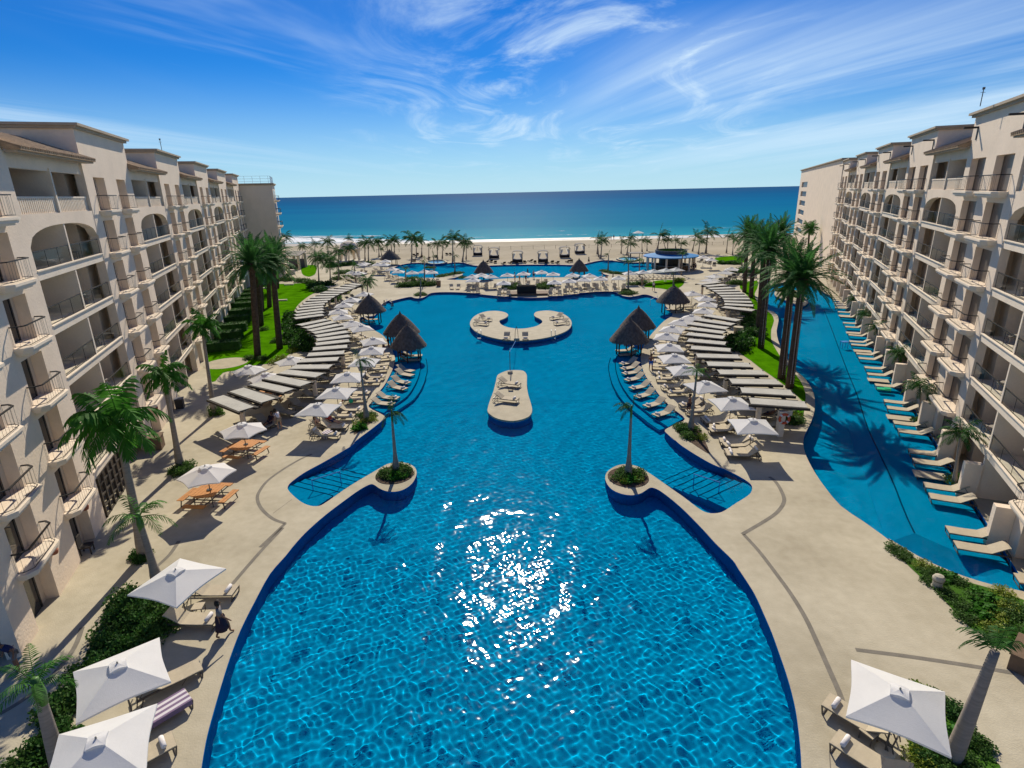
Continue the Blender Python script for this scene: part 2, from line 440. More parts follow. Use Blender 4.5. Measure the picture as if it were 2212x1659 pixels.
# ---- outlines
def smooth_ring(pts, n=4, closed=True):
    """Catmull-Rom through traced points"""
    out, k = [], len(pts)
    for i in range(k if closed else k - 1):
        g = (lambda j: pts[j % k]) if closed else (lambda j: pts[max(0, min(k - 1, j))])
        p0, p1, p2, p3 = g(i - 1), g(i), g(i + 1), g(i + 2)
        for q in range(n):
            t = q / n
            out.append(0.5 * ((2 * p1) + (p2 - p0) * t + (2 * p0 - 5 * p1 + 4 * p2 - p3) * t * t + (3 * p1 - p0 - 3 * p2 + p3) * t ** 3))
    if not closed: out.append(pts[-1].copy())
    return out
def area(poly):
    return sum(poly[i].x * poly[(i + 1) % len(poly)].y - poly[(i + 1) % len(poly)].x * poly[i].y for i in range(len(poly))) / 2
def ccw(poly):
    return poly if area(poly) > 0 else poly[::-1]
def inside(poly, X, Y):
    X = np.asarray(X, float); Y = np.asarray(Y, float); c = np.zeros(X.shape, bool); n = len(poly)
    for i in range(n):
        x1, y1, x2, y2 = poly[i].x, poly[i].y, poly[(i + 1) % n].x, poly[(i + 1) % n].y
        if y1 == y2: continue
        h = ((y1 > Y) != (y2 > Y)) & (X < (x2 - x1) * (Y - y1) / (y2 - y1) + x1)
        c ^= h
    return c
def offset(poly, d):
    """grow a counter-clockwise ring by d"""
    n, out = len(poly), []
    for i in range(n):
        a, b, c = poly[i - 1], poly[i], poly[(i + 1) % n]
        t1, t2 = (b - a), (c - b)
        n1 = Vector((t1.y, -t1.x, 0)).normalized(); n2 = Vector((t2.y, -t2.x, 0)).normalized()
        m = n1 + n2
        m = m.normalized() if m.length > .2 else n1
        out.append(Vector((b.x, b.y, b.z)) + m * d / max(.6, m.dot(n2)))
    return out
def sheet(name, outer, holes, z, m, kind='structure', parent=None):
    """a flat sheet with holes"""
    vs, es, k = [], [], 0
    for ring in [outer] + holes:
        vs += [(p.x, p.y) for p in ring]
        es += [(k + i, k + (i + 1) % len(ring)) for i in range(len(ring))]; k += len(ring)
    V, _, Fc, *_r = delaunay_2d_cdt([Vector(v) for v in vs], es, [], 0, 1e-5)
    cx = np.array([sum(V[i].x for i in f) / len(f) for f in Fc]); cy = np.array([sum(V[i].y for i in f) / len(f) for f in Fc])
    ok = inside(outer, cx, cy)
    for h in holes: ok &= ~inside(h, cx, cy)
    b = MB(); b.v = [(p.x, p.y, z) for p in V]; b.f = [tuple(f) for f, q in zip(Fc, ok) if q]
    o = b.build(name, m, parent)
    if kind and parent is None: o['kind'] = kind
    return o
def band(b, pts, w, z, th=0.0):
    """a ribbon of width w along a line"""
    L, R = [], []
    for i, p in enumerate(pts):
        t = (pts[min(i + 1, len(pts) - 1)] - pts[max(i - 1, 0)]); nn = Vector((-t.y, t.x, 0)).normalized() * w / 2
        L.append(p + nn); R.append(p - nn)
    n = len(pts)
    b.add([(p.x, p.y, z) for p in L + R], [(i, n + i, n + i + 1, i + 1) for i in range(n - 1)])

# ================================================================== the ground and the pools
def chain(*parts):
    out = []
    for fr, pts in parts: out += line(fr, pts)
    return out
main_raw = chain(
    ('F', [(430, 1690), (445, 1600), (462, 1535), (478, 1480), (497, 1420), (520, 1360), (550, 1300), (583, 1240)]),
    ('m6', [(150, 1100), (230, 1000), (330, 890), (450, 780), (560, 690), (680, 600), (790, 520), (870, 470), (930, 445), (965, 455), (1000, 480),
            (1060, 506), (1130, 514), (1210, 500), (1280, 460), (1325, 405), (1345, 340), (1325, 290), (1270, 258), (1200, 245), (1130, 250), (1060, 270),
            (940, 340), (820, 410), (700, 485), (600, 555), (520, 610), (460, 642), (380, 642), (300, 610), (235, 560), (185, 510), (170, 478),
            (190, 440), (250, 390), (340, 330), (470, 260), (620, 175), (760, 90)]),
    ('c5', [(1400, 880), (1540, 775), (1640, 695), (1672, 665)]),
    ('c5', [(1640, 635), (1520, 570), (1545, 520), (1610, 430), (1660, 370), (1700, 300), (1740, 215), (1762, 130)]),
    ('c4', [(1900, 1190), (1865, 1100), (1800, 1010), (1730, 960), (1645, 915), (1560, 870), (1530, 820), (1580, 790), (1680, 785), (1730, 745), (1750, 690), (1800, 640), (1880, 608)]),
    ('c6', [(200, 905), (300, 880), (420, 855), (470, 868), (530, 870), (590, 850), (630, 820), (690, 808), (800, 804), (930, 806), (1080, 815), (1250, 835), (1450, 852), (1650, 865), (1850, 862), (2000, 850)]),
    ('c7', [(20, 842), (140, 825), (300, 803), (450, 797), (540, 800), (590, 820), (640, 842), (720, 855), (800, 843), (860, 830), (910, 833), (970, 852), (1060, 890), (1130, 930)]),
    ('r4', [(700, 300), (712, 345), (755, 385), (775, 430), (700, 480), (620, 560), (560, 630), (505, 720), (482, 800), (488, 890), (525, 990), (590, 1080), (650, 1165), (730, 1250), (800, 1310), (890, 1390)]),
    ('r4', [(800, 1440), (706, 1490), (730, 1530), (800, 1590)]),
    ('s7', [(870, 355), (950, 430), (1050, 500), (1200, 590), (1300, 640), (1400, 680), (1500, 730), (1590, 785), (1630, 830), (1620, 885), (1570, 930), (1480, 985), (1390, 1045), (1330, 1072), (1250, 1078),
            (1180, 1060), (1110, 1015), (1000, 930), (900, 860), (800, 790), (700, 720), (620, 670), (560, 640), (480, 625), (400, 630), (330, 660), (285, 700), (270, 750), (290, 810), (340, 862), (420, 897),
            (500, 910), (560, 905), (610, 888), (650, 862), (690, 840), (740, 850), (800, 885), (900, 962), (1000, 1050), (1100, 1150), (1200, 1255), (1300, 1365)]),
    ('r3', [(20, 240), (60, 300), (120, 390), (175, 480), (230, 600), (290, 740), (340, 880), (385, 1010), (420, 1130), (450, 1260), (470, 1400), (485, 1550), (492, 1690)]),
    ('F', [(1738, 1760), (1400, 1850), (1100, 1870), (750, 1850), (415, 1770)]))
MAIN = ccw(smooth_ring(main_raw, 3))
islandC = ccw(smooth_ring(line('m5', [(375, 330), (400, 270), (460, 225), (550, 195), (650, 188), (740, 200), (785, 225), (780, 250), (740, 275), (700, 290), (695, 310), (720, 340), (780, 365), (850, 378), (925, 382), (1000, 375),
    (1090, 355), (1145, 325), (1158, 300), (1130, 275), (1080, 250), (1068, 225), (1090, 200), (1150, 188), (1230, 185), (1320, 200), (1400, 230), (1450, 270), (1473, 310), (1465, 360), (1420, 405), (1330, 445), (1200, 480), (1050, 503), (900, 512), (750, 503), (600, 475), (480, 435), (410, 390)]), 3))
islandB = ccw(smooth_ring(line('m5', [(565, 1270), (590, 1170), (630, 1060), (655, 960), (670, 895), (710, 865), (780, 838), (860, 833), (940, 838), (975, 860), (990, 900), (990, 1000), (1005, 1100), (1035, 1200), (1047, 1275), (1020, 1330), (950, 1365), (850, 1385), (750, 1378), (660, 1355), (595, 1315)]), 3))

# the two wings run away from each other: along, outward, origin
uL = Vector((-.3168, .9485, 0)); oL = Vector((-26.8, 38.8, 0)); nL = Vector((.9485, .3168, 0))
uR = Vector((math.sin(rad(23.5)), math.cos(rad(23.5)), 0)); oR = Vector((35.75, 50, 0)); nR = Vector((-uR.y, uR.x, 0))
def wR(s, o, z=0): return oR + uR * s + nR * o + Vector((0, 0, z))
def wL(s, o, z=0): return oL + uL * s + nL * o + Vector((0, 0, z))

chan_raw = chain(('r3', [(2300, 560), (2150, 500), (1990, 450), (1800, 410), (1600, 350), (1450, 290), (1340, 240), (1230, 180), (1080, 90)]),
    ('r2', [(1230, 1740), (1100, 1640), (960, 1540), (800, 1430), (690, 1300), (620, 1200), (570, 1110), (540, 1040), (530, 980), (540, 920), (570, 860), (600, 790), (615, 710), (605, 620), (570, 550), (520, 490), (460, 440), (420, 380), (375, 300), (350, 240), (338, 170), (352, 100), (345, 60), (310, 28)]),
    ('r4', [(1640, 375), (1585, 310), (1570, 240), (1600, 175), (1690, 152), (1760, 135), (1850, 115), (1950, 100)]))
CHAN = ccw(smooth_ring(chan_raw + [wR(38, .2), wR(20, .2), wR(0, .2), wR(-20, .2), wR(-38, .2)], 2))
islandP = ccw(smooth_ring(line('r4', [(1718, 230), (1745, 203), (1800, 185), (1865, 188), (1930, 215), (1990, 260), (2030, 305), (2010, 340), (1960, 352), (1890, 325), (1800, 290), (1735, 262)]), 3))

FAR = ccw(smooth_ring(chain(('c6', [(203, 605), (205, 580), (235, 548), (300, 518), (380, 497), (470, 488), (560, 490), (620, 505), (700, 512), (780, 500), (860, 487), (940, 483), (1010, 492), (1070, 510), (1160, 520), (1300, 516), (1500, 510), (1700, 507), (1900, 507), (2070, 509)]),
    ('c7', [(80, 512), (200, 507), (290, 485), (380, 466), (470, 460), (570, 468), (660, 480), (760, 484), (860, 482), (980, 485), (1010, 540), (930, 590), (800, 600), (660, 600), (560, 590), (470, 570), (410, 580), (440, 610), (500, 628), (430, 640), (250, 645), (60, 645)]),
    ('c6', [(2000, 645), (1800, 645), (1600, 650), (1400, 660), (1200, 672), (1050, 672), (900, 672), (810, 664), (900, 650), (970, 625), (990, 608), (950, 598), (860, 606), (760, 632), (690, 648), (560, 650), (440, 650), (340, 640), (260, 628)])), 2))
jacA = ccw(smooth_ring(line('c6', [(606, 492), (640, 475), (705, 468), (770, 473), (803, 487), (775, 503), (705, 510), (640, 505)]), 3))
jacB = ccw(smooth_ring(line('c7', [(592, 452), (630, 441), (700, 438), (770, 443), (808, 458), (775, 472), (700, 477), (630, 470)]), 3))

DECK = [Vector(p) for p in ((-150, -30, 0), (150, -30, 0), (150, 190, 0), (-150, 190, 0))]
sheet('pool_deck', DECK, [MAIN, CHAN, FAR], 0.0, 'deck_concrete')
sand_near = line('n5', [(-400, 760), (300, 700), (560, 720), (900, 700), (1350, 690), (1700, 660), (2000, 600)]) + line('c6', [(330, 495), (460, 478), (600, 462), (700, 455), (800, 470), (900, 470), (1000, 476), (1100, 500), (1300, 502), (1700, 494), (2060, 498)]) + \
    line('c7', [(80, 500), (210, 492), (300, 470), (400, 450), (500, 440), (590, 432), (800, 425), (1000, 420), (1300, 410), (1500, 400), (1700, 400), (1900, 400), (2100, 390)])
SAND = [Vector((-500, sand_near[0].y, 0))] + [p for p in sand_near] + [Vector((500, sand_near[-1].y, 0)), Vector((500, 236, 0)), Vector((-500, 240, 0))]
sheet('beach_sand', ccw(SAND), [], .012, 'beach_sand')
b = MB(); b.add([(-500, 221, .018), (-90, 223, .018), (0, 221.5, .018), (100, 218, .018), (500, 214, .018), (500, 232, .018), (-500, 236, .018)], [(0, 1, 2, 3, 4, 5, 6)])
b.build('wet_sand', 'wet_sand')['kind'] = 'structure'

# low terrain behind the hotel wings and under everything, down to the pool floors
b = MB(); b.add([(-4000, -400, -2.4), (4000, -400, -2.4), (4000, 230, -2.4), (-4000, 230, -2.4)], [(0, 1, 2, 3)]); b.build('ground', 'soil')['kind'] = 'structure'

def coping(name, ring, w, holes_outward=True, z=.03, m='coping_stone'):
    a = ccw(ring); o_ = offset(a, w if holes_outward else -w)
    i_ = offset(a, -.05 if holes_outward else .05)
    n = len(a); bb = MB()
    lo = -.16
    bb.add([(p.x, p.y, z) for p in i_] + [(p.x, p.y, z) for p in o_] + [(p.x, p.y, lo) for p in i_] + [(p.x, p.y, 0.002) for p in o_],
           [(i, (i + 1) % n, n + (i + 1) % n, n + i) for i in range(n)] + [(2 * n + i, 2 * n + (i + 1) % n, (i + 1) % n, i) for i in range(n)] + [(n + i, n + (i + 1) % n, 3 * n + (i + 1) % n, 3 * n + i) for i in range(n)])
    o = bb.build(name, m); o['kind'] = 'structure'; return o

RECEIVERS = []
def basin(name, ring, depth, holes):
    a = ccw(ring); n = len(a)
    o = sheet(name + '_floor', a, [], -depth, 'pool_tile'); o.name = 'pool_floor'; RECEIVERS.append(o)
    bb = MB()
    for rg in [a] + holes:
        n = len(rg)
        bb.add([(p.x, p.y, -.004) for p in rg] + [(p.x, p.y, -depth) for p in rg], [(i, (i + 1) % n, n + (i + 1) % n, n + i) for i in range(n)])
    o = bb.build('pool_wall', 'shaded_wall_tile'); o['kind'] = 'structure'; RECEIVERS.append(o)
basin('main', MAIN, 1.3, [])
basin('channel', CHAN, 1.25, [])
basin('far', FAR, 1.3, [])

def island(name, ring, top, depth, label=None):
    n = len(ring); bb = MB(); r2 = offset(ring, -.05)
    bb.prism([(p.x, p.y) for p in ring], top - .14, top)
    o = bb.build(name, 'coping_stone'); o['kind'] = 'structure'
    bb = MB(); bb.add([(p.x, p.y, top - .145) for p in r2] + [(p.x, p.y, -depth) for p in r2], [(i, (i + 1) % n, n + (i + 1) % n, n + i) for i in range(n)])
    w = bb.build('island_wall', 'shaded_wall_tile'); w['kind'] = 'structure'; RECEIVERS.append(w)
    return o
island('pool_island', islandC, .16, 1.29); island('pool_island', islandB, .16, 1.29); island('pool_island', islandP, .16, 1.24)
for rg in (jacA, jacB):
    coping('whirlpool_rim', rg, .5, True, .35)
    bb = MB(); n = len(rg); oo = offset(rg, .5)
    bb.add([(p.x, p.y, .34) for p in oo] + [(p.x, p.y, -1.2) for p in oo], [(i, (i + 1) % n, n + (i + 1) % n, n + i) for i in range(n)]); w = bb.build('whirlpool_wall', 'shaded_wall_tile'); w['kind'] = 'structure'
    sheet('whirlpool_floor', rg, [], .16, mat('whirlpool_tile', (.08, .36, .45), .2, .5))

# shallow ledges for the loungers standing in the water, with their dark edge tiles
def ledge(name, ring, z, edge, slope=0.0):
    ring = ccw(ring); n = len(ring); bb = MB()
    V, _, Fc, *_r = delaunay_2d_cdt([Vector((p.x, p.y)) for p in ring], [(i, (i + 1) % n) for i in range(n)], [], 1, 1e-5)
    bb.add([(p.x, p.y, z) for p in V], [tuple(f) for f in Fc])
    low = offset(ring, slope) if slope else ring
    bb.add([(p.x, p.y, z) for p in ring] + [(p.x, p.y, -1.23) for p in low], [(i, (i + 1) % n, n + (i + 1) % n, n + i) for i in range(n)])
    o = bb.build(name, 'pool_tile'); o['kind'] = 'structure'; RECEIVERS.append(o)
    bb = MB(); band(bb, smooth_ring(edge, 4, False), .09, z + .006)
    o = bb.build('ledge_tile_line', 'tile_line'); o['kind'] = 'structure'; RECEIVERS.append(o)
eL = line('c5', [(1700, 600), (1790, 545), (1880, 480), (1945, 385), (1985, 290), (2000, 200), (1990, 120)], -.34)
dL = line('c5', [(1960, 60), (1700, 60), (1640, 330), (1520, 520), (1500, 580), (1660, 640)], -.34)
ledge('pool_ledge', eL + dL, -.34, eL)
eL2 = [p + Vector((.75, -.25, -.4)) for p in eL]
ledge('pool_ledge', [Vector((p.x, p.y, 0)) for p in eL2] + [p for p in dL], -.74, eL2)
eR = line('r4', [(730, 1480), (640, 1420), (520, 1330), (400, 1230), (310, 1110), (262, 1000), (245, 900), (260, 820)], -.34)
dR = line('r4', [(330, 730), (560, 640), (480, 850), (560, 1080), (720, 1260), (880, 1400)], -.34)
ledge('pool_ledge', eR + dR, -.34, eR)
eR2 = [p + Vector((-.75, -.25, -.4)) for p in eR]
ledge('pool_ledge', [Vector((p.x, p.y, 0)) for p in eR2] + dR, -.74, eR2)
# entry steps in the two bays
def bay_steps(tip, axis, half, n, w0):
    for i in range(n):
        d0, zt = .9 + i * .62, -.22 - i * .17
        a = tip + axis * d0; pr = Vector((-axis.y, axis.x, 0))
        q = [a - pr * half, a + pr * half, tip - axis * 4 + pr * half, tip - axis * 4 - pr * half]
        bb = MB(); bb.prism([(p.x, p.y) for p in q], min(-1.28, zt - .05), zt)
        o = bb.build('pool_step', 'pool_tile'); o['kind'] = 'structure'; RECEIVERS.append(o)
        bb = MB(); bb.bar(Vector((q[0].x, q[0].y, zt + .004)), Vector((q[1].x, q[1].y, zt + .004)), .09, .012)
        o = bb.build('step_tile_line', 'tile_line'); o['kind'] = 'structure'; RECEIVERS.append(o)
def bay(tipf, tipxy, headf, head, half, n):
    t, h = at(tipf, *tipxy), at(headf, *head)
    bay_steps(t, (h - t).normalized(), half, n, 0)
bay('m6', (290, 540), 'm6', (760, 250), 1.75, 9)
bay('s7', (1500, 900), 's7', (930, 640), 1.75, 9)
# the lazy channel: its right half is a shallow ledge for the loungers
ce = line('r2', [(1330, 1640), (1255, 1480), (1160, 1240), (1060, 1030), (985, 860), (915, 640), (850, 480), (790, 320), (735, 170), (680, 30)], -.30)
ce2 = line('r4', [(2030, 60)], -.30)
ledge('channel_ledge', ce + [wR(34, .35, -.3), wR(0, .35, -.3), wR(-38, .35, -.3), at('r3', 1850, 330, -.3)], -.30, ce, 1.3)

# ---- water
def wave_field(X, Y, amp, seed, lo, hi, n):
    rng = np.random.default_rng(seed); Z = np.zeros_like(X)
    for i in range(n):
        lam = math.exp(rng.uniform(math.log(lo), math.log(hi))); th = rng.uniform(0, 2 * math.pi); k = 2 * math.pi / lam
        Z += amp / math.sqrt(n / 2) / k * np.sin(k * (X * math.cos(th) + Y * math.sin(th)) + rng.uniform(0, 6.28))
    return Z
def water(name, ring, z, grids, skip=()):
    V, Fq, k = [], [], 0
    big = offset(ring, .16)
    for x0, x1, y0, y1, dx, amp in grids:
        xs, ys = np.arange(x0, x1 + dx * .5, dx), np.arange(y0, y1 + dx * .5, dx)
        X, Y = np.meshgrid(xs, ys)
        fade = np.clip((60 - Y) / 34, .36, 1) if name == 'main' else 1.0
        Z = (wave_field(X, Y, amp, 11, .24, .66, 60) * fade + wave_field(X, Y, amp * .85 * (.4 + .6 * fade), 5, .9, 2.6, 40)) + z
        n, m = X.shape; idx = np.arange(n * m).reshape(n, m)
        q = np.stack([idx[:-1, :-1], idx[:-1, 1:], idx[1:, 1:], idx[1:, :-1]], -1).reshape(-1, 4)
        cx = (X[:-1, :-1] + dx / 2).ravel(); cy = (Y[:-1, :-1] + dx / 2).ravel()
        q = q[inside(big, cx, cy)]
        used, inv = np.unique(q, return_inverse=True)
        V.append(np.stack([X.ravel()[used], Y.ravel()[used], Z.ravel()[used]], -1)); Fq.append(inv.reshape(-1, 4) + k); k += len(used)
    V = np.concatenate(V).astype(np.float32); Fq = np.concatenate(Fq).astype(np.int32)
    me = bpy.data.meshes.new('pool_water'); me.vertices.add(len(V)); me.vertices.foreach_set('co', V.ravel())
    me.loops.add(Fq.size); me.loops.foreach_set('vertex_index', Fq.ravel())
    me.polygons.add(len(Fq)); me.polygons.foreach_set('loop_start', np.arange(0, Fq.size, 4, dtype=np.int32)); me.polygons.foreach_set('loop_total', np.full(len(Fq), 4, np.int32))
    me.update(calc_edges=True); me.validate()
    me.polygons.foreach_set('use_smooth', np.ones(len(Fq), bool)); me.materials.append(MATS['pool_water'])
    o = link('pool_water', me); o['kind'] = 'structure'; o.cycles.is_caustics_caster = True
    return o
def bounds(r):
    return min(p.x for p in r) - .3, max(p.x for p in r) + .3, min(p.y for p in r) - .3, max(p.y for p in r) + .3
x0, x1, y0, y1 = bounds(MAIN)
water('main', MAIN, -.09, [(x0, x1, 9.0, 27.0, .05, .049), (x0, x1, 27.0, 50.0, .085, .048), (x0, x1, 50.0, y1, .15, .044)])
x0, x1, y0, y1 = bounds(CHAN)
water('channel', CHAN, -.10, [(x0, x1, y0, y1, .14, .035)])
x0, x1, y0, y1 = bounds(FAR)
water('far', FAR, -.10, [(x0, x1, y0, y1, .22, .05)])
for o in RECEIVERS: o.cycles.is_caustics_receiver = True

# ---- the sea, its breakers and the foam on the beach
b = MB(); b.add([(-30000, 226.0, -.02), (-500, 226, -.02), (-90, 227, -.02), (0, 224.5, -.02), (100, 221, -.02), (500, 216, -.02), (30000, 216, -.02), (30000, 60000, -.02), (-30000, 60000, -.02)], [tuple(range(9))])
sea = b.build('sea', 'sea_water'); sea['kind'] = 'structure'; sea.location.z = .035
def shore(x): return 224.2 - .03 * x + .9 * math.sin(x * .09) + .6 * math.sin(x * .23 + 1)
def foam_strip(x0, x1, f0, f1, z, th0):
    vs, fs, th = [], [], []
    n = int((x1 - x0) / 1.5); rows = 7
    for i in range(n + 1):
        x = x0 + (x1 - x0) * i / n
        for j in range(rows):
            t = j / (rows - 1); vs.append((x, f0(x) + (f1(x) - f0(x)) * t, z + .25 * math.sin(math.pi * t) * (th0 < 0.6)))
            th.append(th0 * math.sin(math.pi * min(1, .12 + t * .88)) - .05)
    for i in range(n):
        for j in range(rows - 1): fs.append((i * rows + j, (i + 1) * rows + j, (i + 1) * rows + j + 1, i * rows + j + 1))
    bb = MB(); bb.add(vs, fs); o = bb.build('sea_foam', 'sea_foam', None, True); o['kind'] = 'structure'
    a = o.data.attributes.new('thick', 'FLOAT', 'POINT'); a.data.foreach_set('value', th)
foam_strip(-260, 260, lambda x: shore(x) - 1.2, lambda x: shore(x) + 7.0 + max(0, -x - 25) * .95 + 1.5 * math.sin(x * .13), .05, .70)
foam_strip(-40, 140, lambda x: 243 + 2 * math.sin(x * .07), lambda x: 247 + 2.5 * math.sin(x * .06 + 1), .06, .50)
foam_strip(-220, -55, lambda x: 262 + 4 * math.sin(x * .05), lambda x: 275 + 4 * math.sin(x * .06 + 1), .06, .58)
foam_strip(20, 230, lambda x: 268 + 3 * math.sin(x * .04), lambda x: 272 + 3 * math.sin(x * .05 + 1), .06, .48)

# ---- lawns, beds and the dark joint bands in the concrete
lawnL = smooth_ring(line('c4', [(-60, 1500), (60, 1400), (200, 1375), (330, 1330), (600, 1290), (760, 1210), (850, 1130), (850, 1050), (780, 1010), (785, 880), (830, 800), (825, 740), (880, 655), (980, 575), (1080, 510), (1060, 450), (960, 430), (860, 435), (660, 440), (500, 450), (330, 480), (200, 560), (100, 700), (20, 900), (-60, 1080), (-120, 1250)]), 3)
sheet('lawn', ccw(lawnL), [], .02, 'lawn_grass')
lawnM = smooth_ring(line('n5', [(530, 800), (640, 770), (770, 780), (760, 900), (690, 950), (620, 955), (540, 910)]), 3); sheet('lawn', ccw(lawnM), [], .02, 'lawn_grass')
lawnR = smooth_ring(line('r4', [(1420, 130), (1560, 110), (1560, 180), (1535, 230), (1560, 310), (1640, 385), (1690, 420), (1715, 480), (1690, 560), (1690, 660), (1740, 760), (1800, 850), (1870, 930), (1960, 1040), (2005, 1150), (2000, 1260), (1960, 1440), (1850, 1430), (1870, 1330), (1990, 1240), (1760, 1040), (1600, 930), (1500, 850), (1380, 760), (1420, 690), (1480, 560), (1480, 420), (1530, 380), (1480, 260), (1400, 180)]), 2)
sheet('lawn', ccw(lawnR), [], .02, 'lawn_grass')
lawnC = smooth_ring(line('c7', [(870, 745), (930, 700), (1060, 675), (1200, 675), (1300, 690), (1290, 730), (1230, 770), (1180, 790), (1080, 770), (960, 755)]), 3); sheet('lawn', ccw(lawnC), [], .02, 'lawn_grass')
lawnF = smooth_ring(line('c7', [(1640, 440), (1760, 418), (1900, 422), (1960, 470), (1900, 500), (1760, 505), (1660, 480)]), 3); sheet('lawn', ccw(lawnF), [], .025, 'lawn_grass')
bedA = smooth_ring(line('c3', [(880, 500), (1190, 560), (1140, 720), (900, 900), (760, 1020), (560, 1200), (470, 1400), (400, 1680), (100, 1700), (330, 1330), (540, 1060), (640, 900), (780, 640)]), 2); sheet('planting_bed', ccw(bedA), [], .018, 'soil')
bedB = line('r3', [(1075, 132), (1240, 215), (1390, 320), (1600, 385), (1800, 440), (2040, 525), (2060, 900), (1740, 745), (1650, 712), (1400, 450), (1230, 290)]); sheet('planting_bed', ccw(bedB), [], .018, 'lawn_strip')
bedC = smooth_ring(line('z4', [(990, 458), (1100, 470), (1330, 620), (1480, 740), (1650, 980), (1800, 1210), (1930, 1420), (1100, 1430), (960, 1080), (900, 700)]), 3); sheet('planting_bed', ccw(bedC), [], .018, 'lawn_strip')
bedD = smooth_ring(line('s7', [(925, 300), (970, 270), (1060, 235), (1140, 290), (1190, 400), (1238, 522), (1180, 500), (1060, 420), (980, 365)]), 2); sheet('planting_bed', ccw(bedD), [], .018, 'soil')
bedE = smooth_ring(line('c5', [(1380, 825), (1400, 740), (1440, 680), (1500, 640), (1570, 640), (1585, 680), (1520, 730), (1440, 790)]), 2); sheet('planting_bed', ccw(bedE), [], .018, 'soil')
for fr, c, k in (('m6', (1145, 360), 1.25), ('s7', (482, 745), 1.3)):
    p = at(fr, *c); sheet('planting_bed', [p + Vector((k * math.cos(a * .2618), k * 1.05 * math.sin(a * .2618), 0)) for a in range(24)], [], .034, 'soil')
b = MB()
for fr, pts in (('z3', [(1640, 550), (1500, 610), (1280, 740), (1090, 880), (990, 1010), (965, 1100), (1000, 1200), (1080, 1290), (1180, 1360), (1310, 1405)]),
                ('z3', [(1310, 1405), (1200, 1510), (1000, 1700)]), ('c3', [(1930, 20), (1770, 190), (1580, 410)]), ('c3', [(1220, 110), (1160, 200), (1070, 285)]), ('c3', [(560, 700), (500, 850), (330, 1060), (150, 1200), (0, 1290)]),
                ('s7', [(1790, 740), (1850, 790), (1900, 870), (1928, 960), (1880, 1050), (1780, 1130), (1540, 1272)]), 
                ('r3', [(95, 65), (200, 180), (330, 350), (430, 490), (520, 640), (600, 810), (680, 990), (750, 1150), (800, 1300)]), ('r3', [(860, 852), (1200, 895), (1600, 955), (1935, 1010)])):
    band(b, smooth_ring(line(fr, pts), 4, False), .20 if fr != 's7' else .22, .006)
b.build('paving_joint', 'joint_band')['kind'] = 'structure'
p = at('c4', 92, 1297); sheet('paved_circle', [p + Vector((2.3 * math.cos(a * .2618), 2.3 * math.sin(a * .2618), 0)) for a in range(24)], [], .03, 'coping_stone')
# narrow contraction joints
b = MB()
for fr, pts in (('z3', [(1390, 1110), (1160, 1280)]), ('r3', [(680, 1540), (690, 1690)]), ('c3', [(1350, 920), (1240, 1100)])):
    band(b, line(fr, pts), .03, .005)
b.build('paving_groove', 'joint_band')['kind'] = 'structure'

# ================================================================== the two hotel wings
LV = [0, 2.9, 5.7, 8.5, 11.3, 14.1, 16.9]
CELL = 21.4
def rot_of(u):
    return math.atan2(u.y, u.x)
class Wing:
    """builds in the wing's own axes: x along the facade, o outward (towards the pools), z up"""
    def __init__(s, origin, u, side, label):
        s.k = side
        s.root = thing('hotel_wing', origin, rot_of(u), label, 'hotel')
    def P(s, a, o, z): return (a, s.k * o, z)
    def bx(s, b, a0, a1, o0, o1, z0, z1): b.span(s.P(a0, o0, z0), s.P(a1, o1, z1))

def railing_mesh(w, proj, chamfer):
    """black iron balcony railing: flat top rail, bottom rail, thin bars (origin: middle of the opening, floor level)"""
    pts = [(-w, .02), (-w, proj - chamfer), (-w + chamfer, proj), (w - chamfer, proj), (w, proj - chamfer), (w, .02)]
    b = MB()
    for z, ww, hh in ((.98, .075, .05), (.10, .022, .022)):
        for i in range(5): b.bar((pts[i][0], pts[i][1], z), (pts[i + 1][0], pts[i + 1][1], z), ww, hh)
    for i in range(5):
        p, q = Vector((*pts[i], 0)), Vector((*pts[i + 1], 0)); n = max(1, int((q - p).length / .27))
        for j in range(n + (i == 4)):
            r = p + (q - p) * j / n
            b.box((r.x, r.y, .54), (.008, .008, .86))
    return b
def slab_mesh(w, proj, chamfer):
    b = MB()
    for z0, z1, g in ((-.10, 0.02, .07), (-.24, -.10, 0.0), (-.34, -.24, -.12)):
        ww, pp = w + g, proj + g
        b.prism([(-ww, 0), (ww, 0), (ww, pp - chamfer), (ww - chamfer, pp), (-ww + chamfer, pp), (-ww, pp - chamfer)], z0, z1)
    return b

